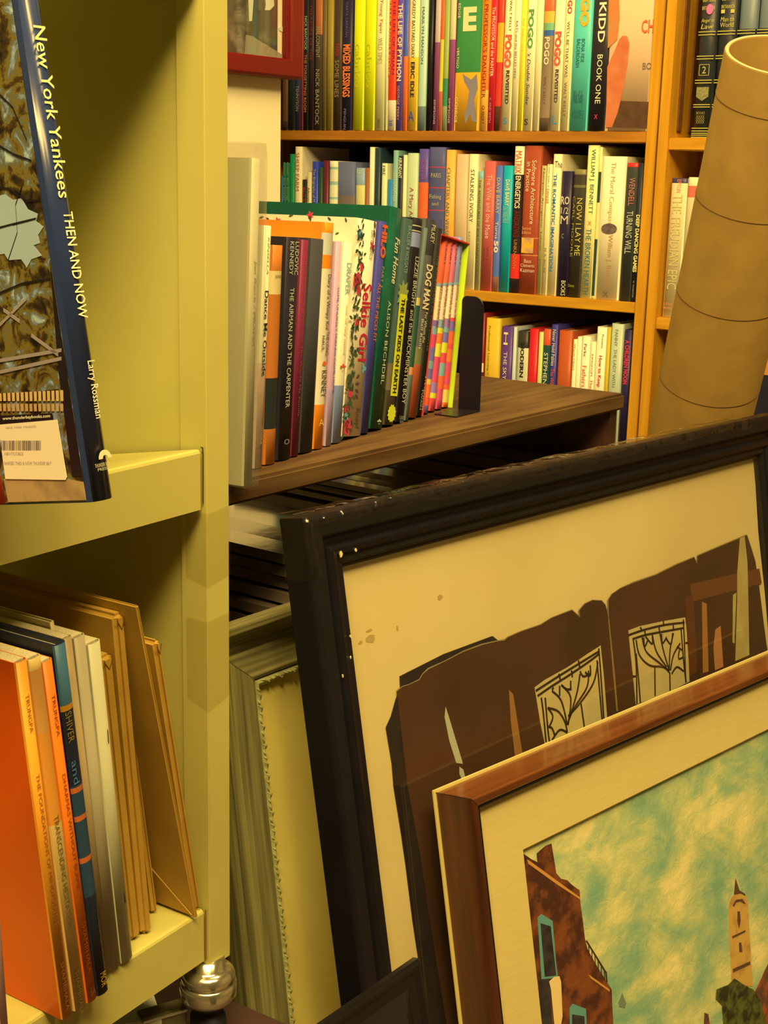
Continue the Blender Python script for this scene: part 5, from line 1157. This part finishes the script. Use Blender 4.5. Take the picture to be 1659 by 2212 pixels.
tc = nt.nodes.new('ShaderNodeTexCoord'); mpn = nt.nodes.new('ShaderNodeMapping'); mpn.inputs['Rotation'].default_value = (0, 0, 0.5); mpn.inputs['Scale'].default_value = (1, 1.5, 1); mpn.inputs['Location'].default_value = (0.31, 0.12, 0)
nz = nt.nodes.new('ShaderNodeTexNoise'); nz.inputs['Scale'].default_value = 12; nz.inputs['Detail'].default_value = 9; nz.inputs['Roughness'].default_value = 0.62; nz.inputs['Distortion'].default_value = 0.3
rp = nt.nodes.new('ShaderNodeValToRGB'); rp.color_ramp.elements[0].position = 0.36; rp.color_ramp.elements[0].color = alb((122, 146, 84)); rp.color_ramp.elements[1].position = 0.66; rp.color_ramp.elements[1].color = alb((228, 190, 92))
e_ = rp.color_ramp.elements.new(0.45); e_.color = alb((150, 158, 86)); e_ = rp.color_ramp.elements.new(0.54); e_.color = alb((186, 172, 84))
nt.links.new(tc.outputs['Object'], mpn.inputs['Vector']); nt.links.new(mpn.outputs['Vector'], nz.inputs['Vector']); nt.links.new(nz.outputs['Fac'], rp.inputs['Fac']); nt.links.new(rp.outputs['Color'], b_.inputs['Base Color'])
n2 = nt.nodes.new('ShaderNodeTexNoise'); n2.inputs['Scale'].default_value = 120; n2.inputs['Distortion'].default_value = 1.5; bp = nt.nodes.new('ShaderNodeBump'); bp.inputs['Strength'].default_value = 0.4; bp.inputs['Distance'].default_value = 0.001
nt.links.new(tc.outputs['Object'], n2.inputs['Vector']); nt.links.new(n2.outputs['Fac'], bp.inputs['Height']); nt.links.new(bp.outputs['Normal'], b_.inputs['Normal']); b_.inputs['Roughness'].default_value = 0.45
q = MB(); q.box(mw_ - 0.004, PW - mw_ + 0.004, -PH + mw_ - 0.004, -mw_ + 0.004, ZA - 0.002, ZA); q.build('canvas', oil, pm)
q = MB(); q.box(-0.0028, PW + 0.002, -PH + 0.006, 0.0022, -FD - 0.0018, -FD - 0.0003); q.build('backing_paper', M((206, 164, 70), 0.7), pm)
def cl(p): return (1100 + p[0] / 2.968, 1800 + p[1] / 2.968)
def oilpoly(name, polys, m, dz=0.0003, th=0.0003):
    q = MB()
    for p in polys:
        pts = [PF.uv(*cl(a), ZA) for a in p]
        pts = [(max(mw_ - 0.003, x), min(-mw_ + 0.003, max(-PH + mw_ - 0.003, y))) for x, y in pts]
        q.prism(pts, ZA + dz - th, ZA + dz)
    return q.build(name, m, pm, tri=True)
brick = M((120, 58, 20), 0.5, noise=(70, 34, 16), nscale=55, bump=0.8, ramp=(0.42, 0.58), fac=1.0, name='oil_brick')
oilpoly('painted_house', [[(60, 110), (140, 165), (180, 185), (175, 130), (232, 80), (270, 66), (285, 160), (300, 255), (330, 290), (370, 300), (400, 330), (450, 365), (455, 450), (468, 540), (485, 680), (500, 740), (560, 850), (655, 1000), (665, 1230), (670, 1700), (60, 1700)]], brick)
oilpoly('painted_cornice', [[(110, 165), (140, 185), (450, 410), (452, 425), (300, 325), (120, 195)]], M((196, 124, 40), 0.5), 0.0006)
oilpoly('painted_ledge', [[(500, 900), (640, 1000), (640, 1015), (520, 930)]], M((196, 124, 40), 0.5), 0.0006)
oilpoly('painted_window', [[(180, 540), (205, 518), (275, 560), (300, 850), (310, 925), (205, 935)]], M((92, 130, 90), 0.5), 0.0005)
oilpoly('painted_window', [[(385, 1120), (405, 1092), (490, 1125), (500, 1400), (390, 1400)]], M((92, 130, 90), 0.5), 0.0005)
oilpoly('painted_opening', [[(197, 575), (262, 595), (298, 910), (225, 918)], [(400, 1160), (478, 1172), (485, 1400), (400, 1400)], [(185, 940), (262, 930), (275, 1400), (205, 1400)]], M((38, 28, 22), 0.5, noise=(70, 60, 40), nscale=90), 0.0007)
oilpoly('painted_washing', [[(250, 950), (285, 920), (315, 915), (326, 950), (335, 1170), (325, 1230), (285, 1240), (262, 1000)]], M((226, 176, 84), 0.5), 0.0012)
oilpoly('painted_railing', [[(488, 688), (496, 686), (622, 890), (628, 950), (620, 950), (614, 895)]] + [[(505 + k * 20, 715 + k * 33), (509 + k * 20, 715 + k * 33), (512 + k * 20, 790 + k * 30), (508 + k * 20, 790 + k * 30)] for k in range(6)], M((70, 40, 20), 0.5), 0.0006)
oilpoly('painted_tower', [[(1405, 470), (1415, 420), (1440, 392), (1480, 378), (1515, 400), (1530, 450), (1535, 600), (1560, 980), (1425, 970), (1408, 600)]], M((196, 140, 50), 0.5, noise=(150, 90, 40), nscale=70, ramp=(0.5, 0.65)), 0.0005)
oilpoly('painted_tower_shade', [[(1438, 392), (1448, 290), (1472, 365), (1505, 385), (1512, 400), (1480, 384)], [(1460, 500), (1475, 500), (1480, 560), (1470, 610), (1460, 560)], [(1425, 660), (1510, 620), (1510, 632), (1428, 672)], [(1470, 700), (1484, 700), (1490, 760), (1472, 760)], [(1430, 460), (1450, 425), (1490, 420), (1512, 450), (1500, 450), (1480, 436), (1450, 442), (1438, 470)], [(1430, 870), (1540, 820), (1542, 840), (1432, 890)]], M((92, 56, 30), 0.5), 0.0008)
oilpoly('painted_tree', [[(1370, 1230), (1360, 1100), (1320, 1060), (1325, 1000), (1400, 970), (1440, 930), (1500, 970), (1560, 1000), (1610, 1080), (1640, 1230), (1640, 1700), (1300, 1700), (1305, 1300)]], M((84, 80, 24), 0.6, noise=(44, 40, 14), nscale=80, bump=0.8, ramp=(0.42, 0.58), fac=1.0), 0.0010)
oilpoly('painted_roof', [[(1520, 1130), (1600, 960), (1665, 820), (1900, 560), (1900, 1700), (1560, 1700), (1540, 1250)], [(1250, 1150), (1275, 1160), (1310, 1400), (1240, 1400)]], M((150, 70, 24), 0.5, noise=(90, 56, 30), nscale=60, ramp=(0.45, 0.6), fac=1.0), 0.0004)
oilpoly('painted_spire', [[(700, 1080), (722, 1020), (748, 1090), (740, 1120), (705, 1110)]], M((110, 116, 70), 0.5), 0.0004)

# silver gilt frame with parchment behind
GF = lean_frame(455, 1372, 1.09, 38.0, 8.0)
GH = (GF.o.z - 0.002) / GF.y.z - 0.006; GW = 0.5
gu, gv = GF.uv(565, 1472, -0.012); gr = (gu - gv) / 2
gm = empty('framed_parchment', GF.mat(), 'weathered silver green moulded frame around blank parchment, behind the black frame', 'picture')
silver = M((140, 118, 50), 0.4, noise=(74, 60, 24), scale=(60, 1.2, 60), nscale=4, fac=0.9, bump=0.3, name='worn_silver_leaf')
silver_h = M((140, 118, 50), 0.4, noise=(74, 60, 24), scale=(1.2, 60, 60), nscale=4, fac=0.9, bump=0.3, name='worn_silver_leaf')
GD = 0.0195
gp = [(0, -GD), (0, -0.004), (0.0015, 0.0), (gr * 0.10, 0.001), (gr * 0.17, -0.003), (gr * 0.3, -0.011), (gr * 0.45, -0.0145), (gr * 0.6, -0.0135), (gr * 0.72, -0.010), (gr * 0.80, -0.0075), (gr * 0.86, -0.0085), (gr * 0.88, -0.012), (gr * 0.88, -GD)]
rails(gp, GW, GH, gm, silver, silver_h)
q = MB(); bm_ = M((188, 166, 76), 0.4, noise=(120, 98, 40), nscale=90, bump=0.8, name='beaded_lip')
ring([(gr * 0.88, -0.016), (gr * 0.885, -0.0095), (gr * 0.94, -0.0085), (gr, -0.0125), (gr, -0.016)], 0, GW, -GH, 0, 'carved_lip', bm_, gm)
k = 0
q = MB(); L_ = GH - 2 * gr
y = -gr
while y > -gr - L_:
    s = 0.003 + 0.002 * abs(sin(k * 1.7)); q.tube([(gr * 0.90, y, -0.0090), (gr * (0.94 + 0.03 * sin(k * 2.3)), y - s * 0.6, -0.0082), (gr * 0.95, y - s * 1.6, -0.0098)], [0.0003, 0.0009, 0.0003], 6); y -= s * 1.25; k += 1
x = gr
while x < GW - gr:
    s = 0.003 + 0.002 * abs(sin(k * 1.7)); q.tube([(x, -gr * 0.90, -0.0090), (x + s * 0.6, -gr * (0.94 + 0.03 * sin(k * 2.3)), -0.0082), (x + s * 1.6, -gr * 0.95, -0.0098)], [0.0003, 0.0009, 0.0003], 6); x += s * 1.25; k += 1
q.build('carved_ornament', bm_, gm)['kind'] = 'stuff'
q = MB(); q.box(gr - 0.003, GW - gr + 0.003, -GH + gr - 0.003, -gr + 0.003, -0.018, -0.0165); q.build('parchment', M((240, 196, 76), 0.7, noise=(206, 160, 50), nscale=7, ramp=(0.4, 0.75), fac=0.8, name='old_parchment'), gm)
# black moulding of another frame, lower centre
t2 = plane_t(PF, 890, 2066, -FD)
t3 = plane_t(KF, 890, 2066, 0.002)
NB = lean_frame(892, 2066, min(t3 - 0.03, 0.80), 38.0, 14.0)
best = None
for i in range(10, 80):
    d = i * 0.001; q_ = NB.pt(0, 0, d) - EYE; zz = q_.dot(FWD); px = CX + F_PX * q_.dot(RIGHT) / zz
    if best is None or abs(px - 926) < best[0]: best = (abs(px - 926), d)
ND = best[1]
NF = Frame(NB.pt(0, 0, ND), NB.x, NB.y)
NH = (NF.pt(0, 0, -ND).z - 0.002) / NF.y.z - 0.01; NW = 0.17
nb = empty('picture_frame', NF.mat(-NW, 0, 0), 'black moulded picture frame corner in the foreground at bottom centre', 'picture')
rw2 = 0.034
npf = [(0, -ND), (0.0, -ND * 0.55), (0.004, -ND * 0.5), (0.006, -ND * 0.62), (0.013, -ND * 0.66), (0.019, -ND * 0.45), (0.0235, -0.003), (0.026, 0.0), (0.030, -0.001), (rw2, -0.006), (rw2, -ND)]
ring(npf, 0, NW, -NH, 0, 'frame', M((20, 14, 10), 0.25, noise=(28, 20, 14), nscale=20, coat=0.3, name='black_lacquer'), nb, bevel=0.0008)
q = MB(); q.box(rw2 - 0.003, NW - rw2 + 0.003, -NH + rw2 - 0.003, -rw2 + 0.003, -ND * 0.7, -ND * 0.6); q.build('panel', M((16, 12, 8), 0.7), nb)

# ================================================================== CARDBOARD TUBE
ta_ = at_depth(1692, 120, 1.44); tb_ = at_depth(1538, 800, 1.68)
ax = (ta_ - tb_).normalized(); RT = 0.0605
tbase = ta_ - ax * ((ta_.z - RT * math.sqrt(1 - ax.z ** 2) - 0.001) / ax.z)
TLn = (ta_ - tbase).length
e1 = ax.cross(Vector((0, 1, 0))).normalized(); e2 = ax.cross(e1)
tm = Matrix(((e1.x, e2.x, ax.x, tbase.x), (e1.y, e2.y, ax.y, tbase.y), (e1.z, e2.z, ax.z, tbase.z), (0, 0, 0, 1)))
card = M((144, 100, 30), 0.8, noise=(130, 88, 26), nscale=30, fac=0.7, name='cardboard')
tu = empty('cardboard_tube', tm, 'wide brown cardboard tube leaning toward the viewer before the right bookcase', 'tube')
q = MB(); q.lathe([(RT, 0), (RT, TLn - 0.001), (RT - 0.001, TLn), (RT - 0.0045, TLn), (RT - 0.0055, TLn - 0.001), (RT - 0.0055, 0), (RT, 0)], 96); q.build('wall', card, tu)
q = MB(); q.lathe([(RT - 0.0008, TLn + 0.0002), (RT - 0.0010, TLn + 0.0006), (RT - 0.0042, TLn + 0.0006), (RT - 0.0046, TLn + 0.0002)], 96); q.build('rim', M((214, 150, 76), 0.7), tu)
def seam(px, py):
    q_ = at_depth(px, py, 1.6); 
    # height along the tube where the image row shows on its near side
    best = None
    for i in range(0, 800):
        s = TLn * i / 800; p = tbase + ax * s + (EYE - (tbase + ax * s)).normalized() * RT - EYE; zz = p.dot(FWD); y = CY - F_PX * p.dot(UP) / zz
        if best is None or abs(y - py) < best[0]: best = (abs(y - py), s)
    s = best[1]; q = MB(); pts = [((RT + 0.0001) * cos(2 * pi * k / 96), (RT + 0.0001) * sin(2 * pi * k / 96), s) for k in range(97)]
    q.tube(pts, 0.0004, 5); q.build('seam', M((96, 60, 24), 0.8), tu)
for p in ((1600, 214), (1580, 430), (1560, 634), (1550, 819)): seam(*p)
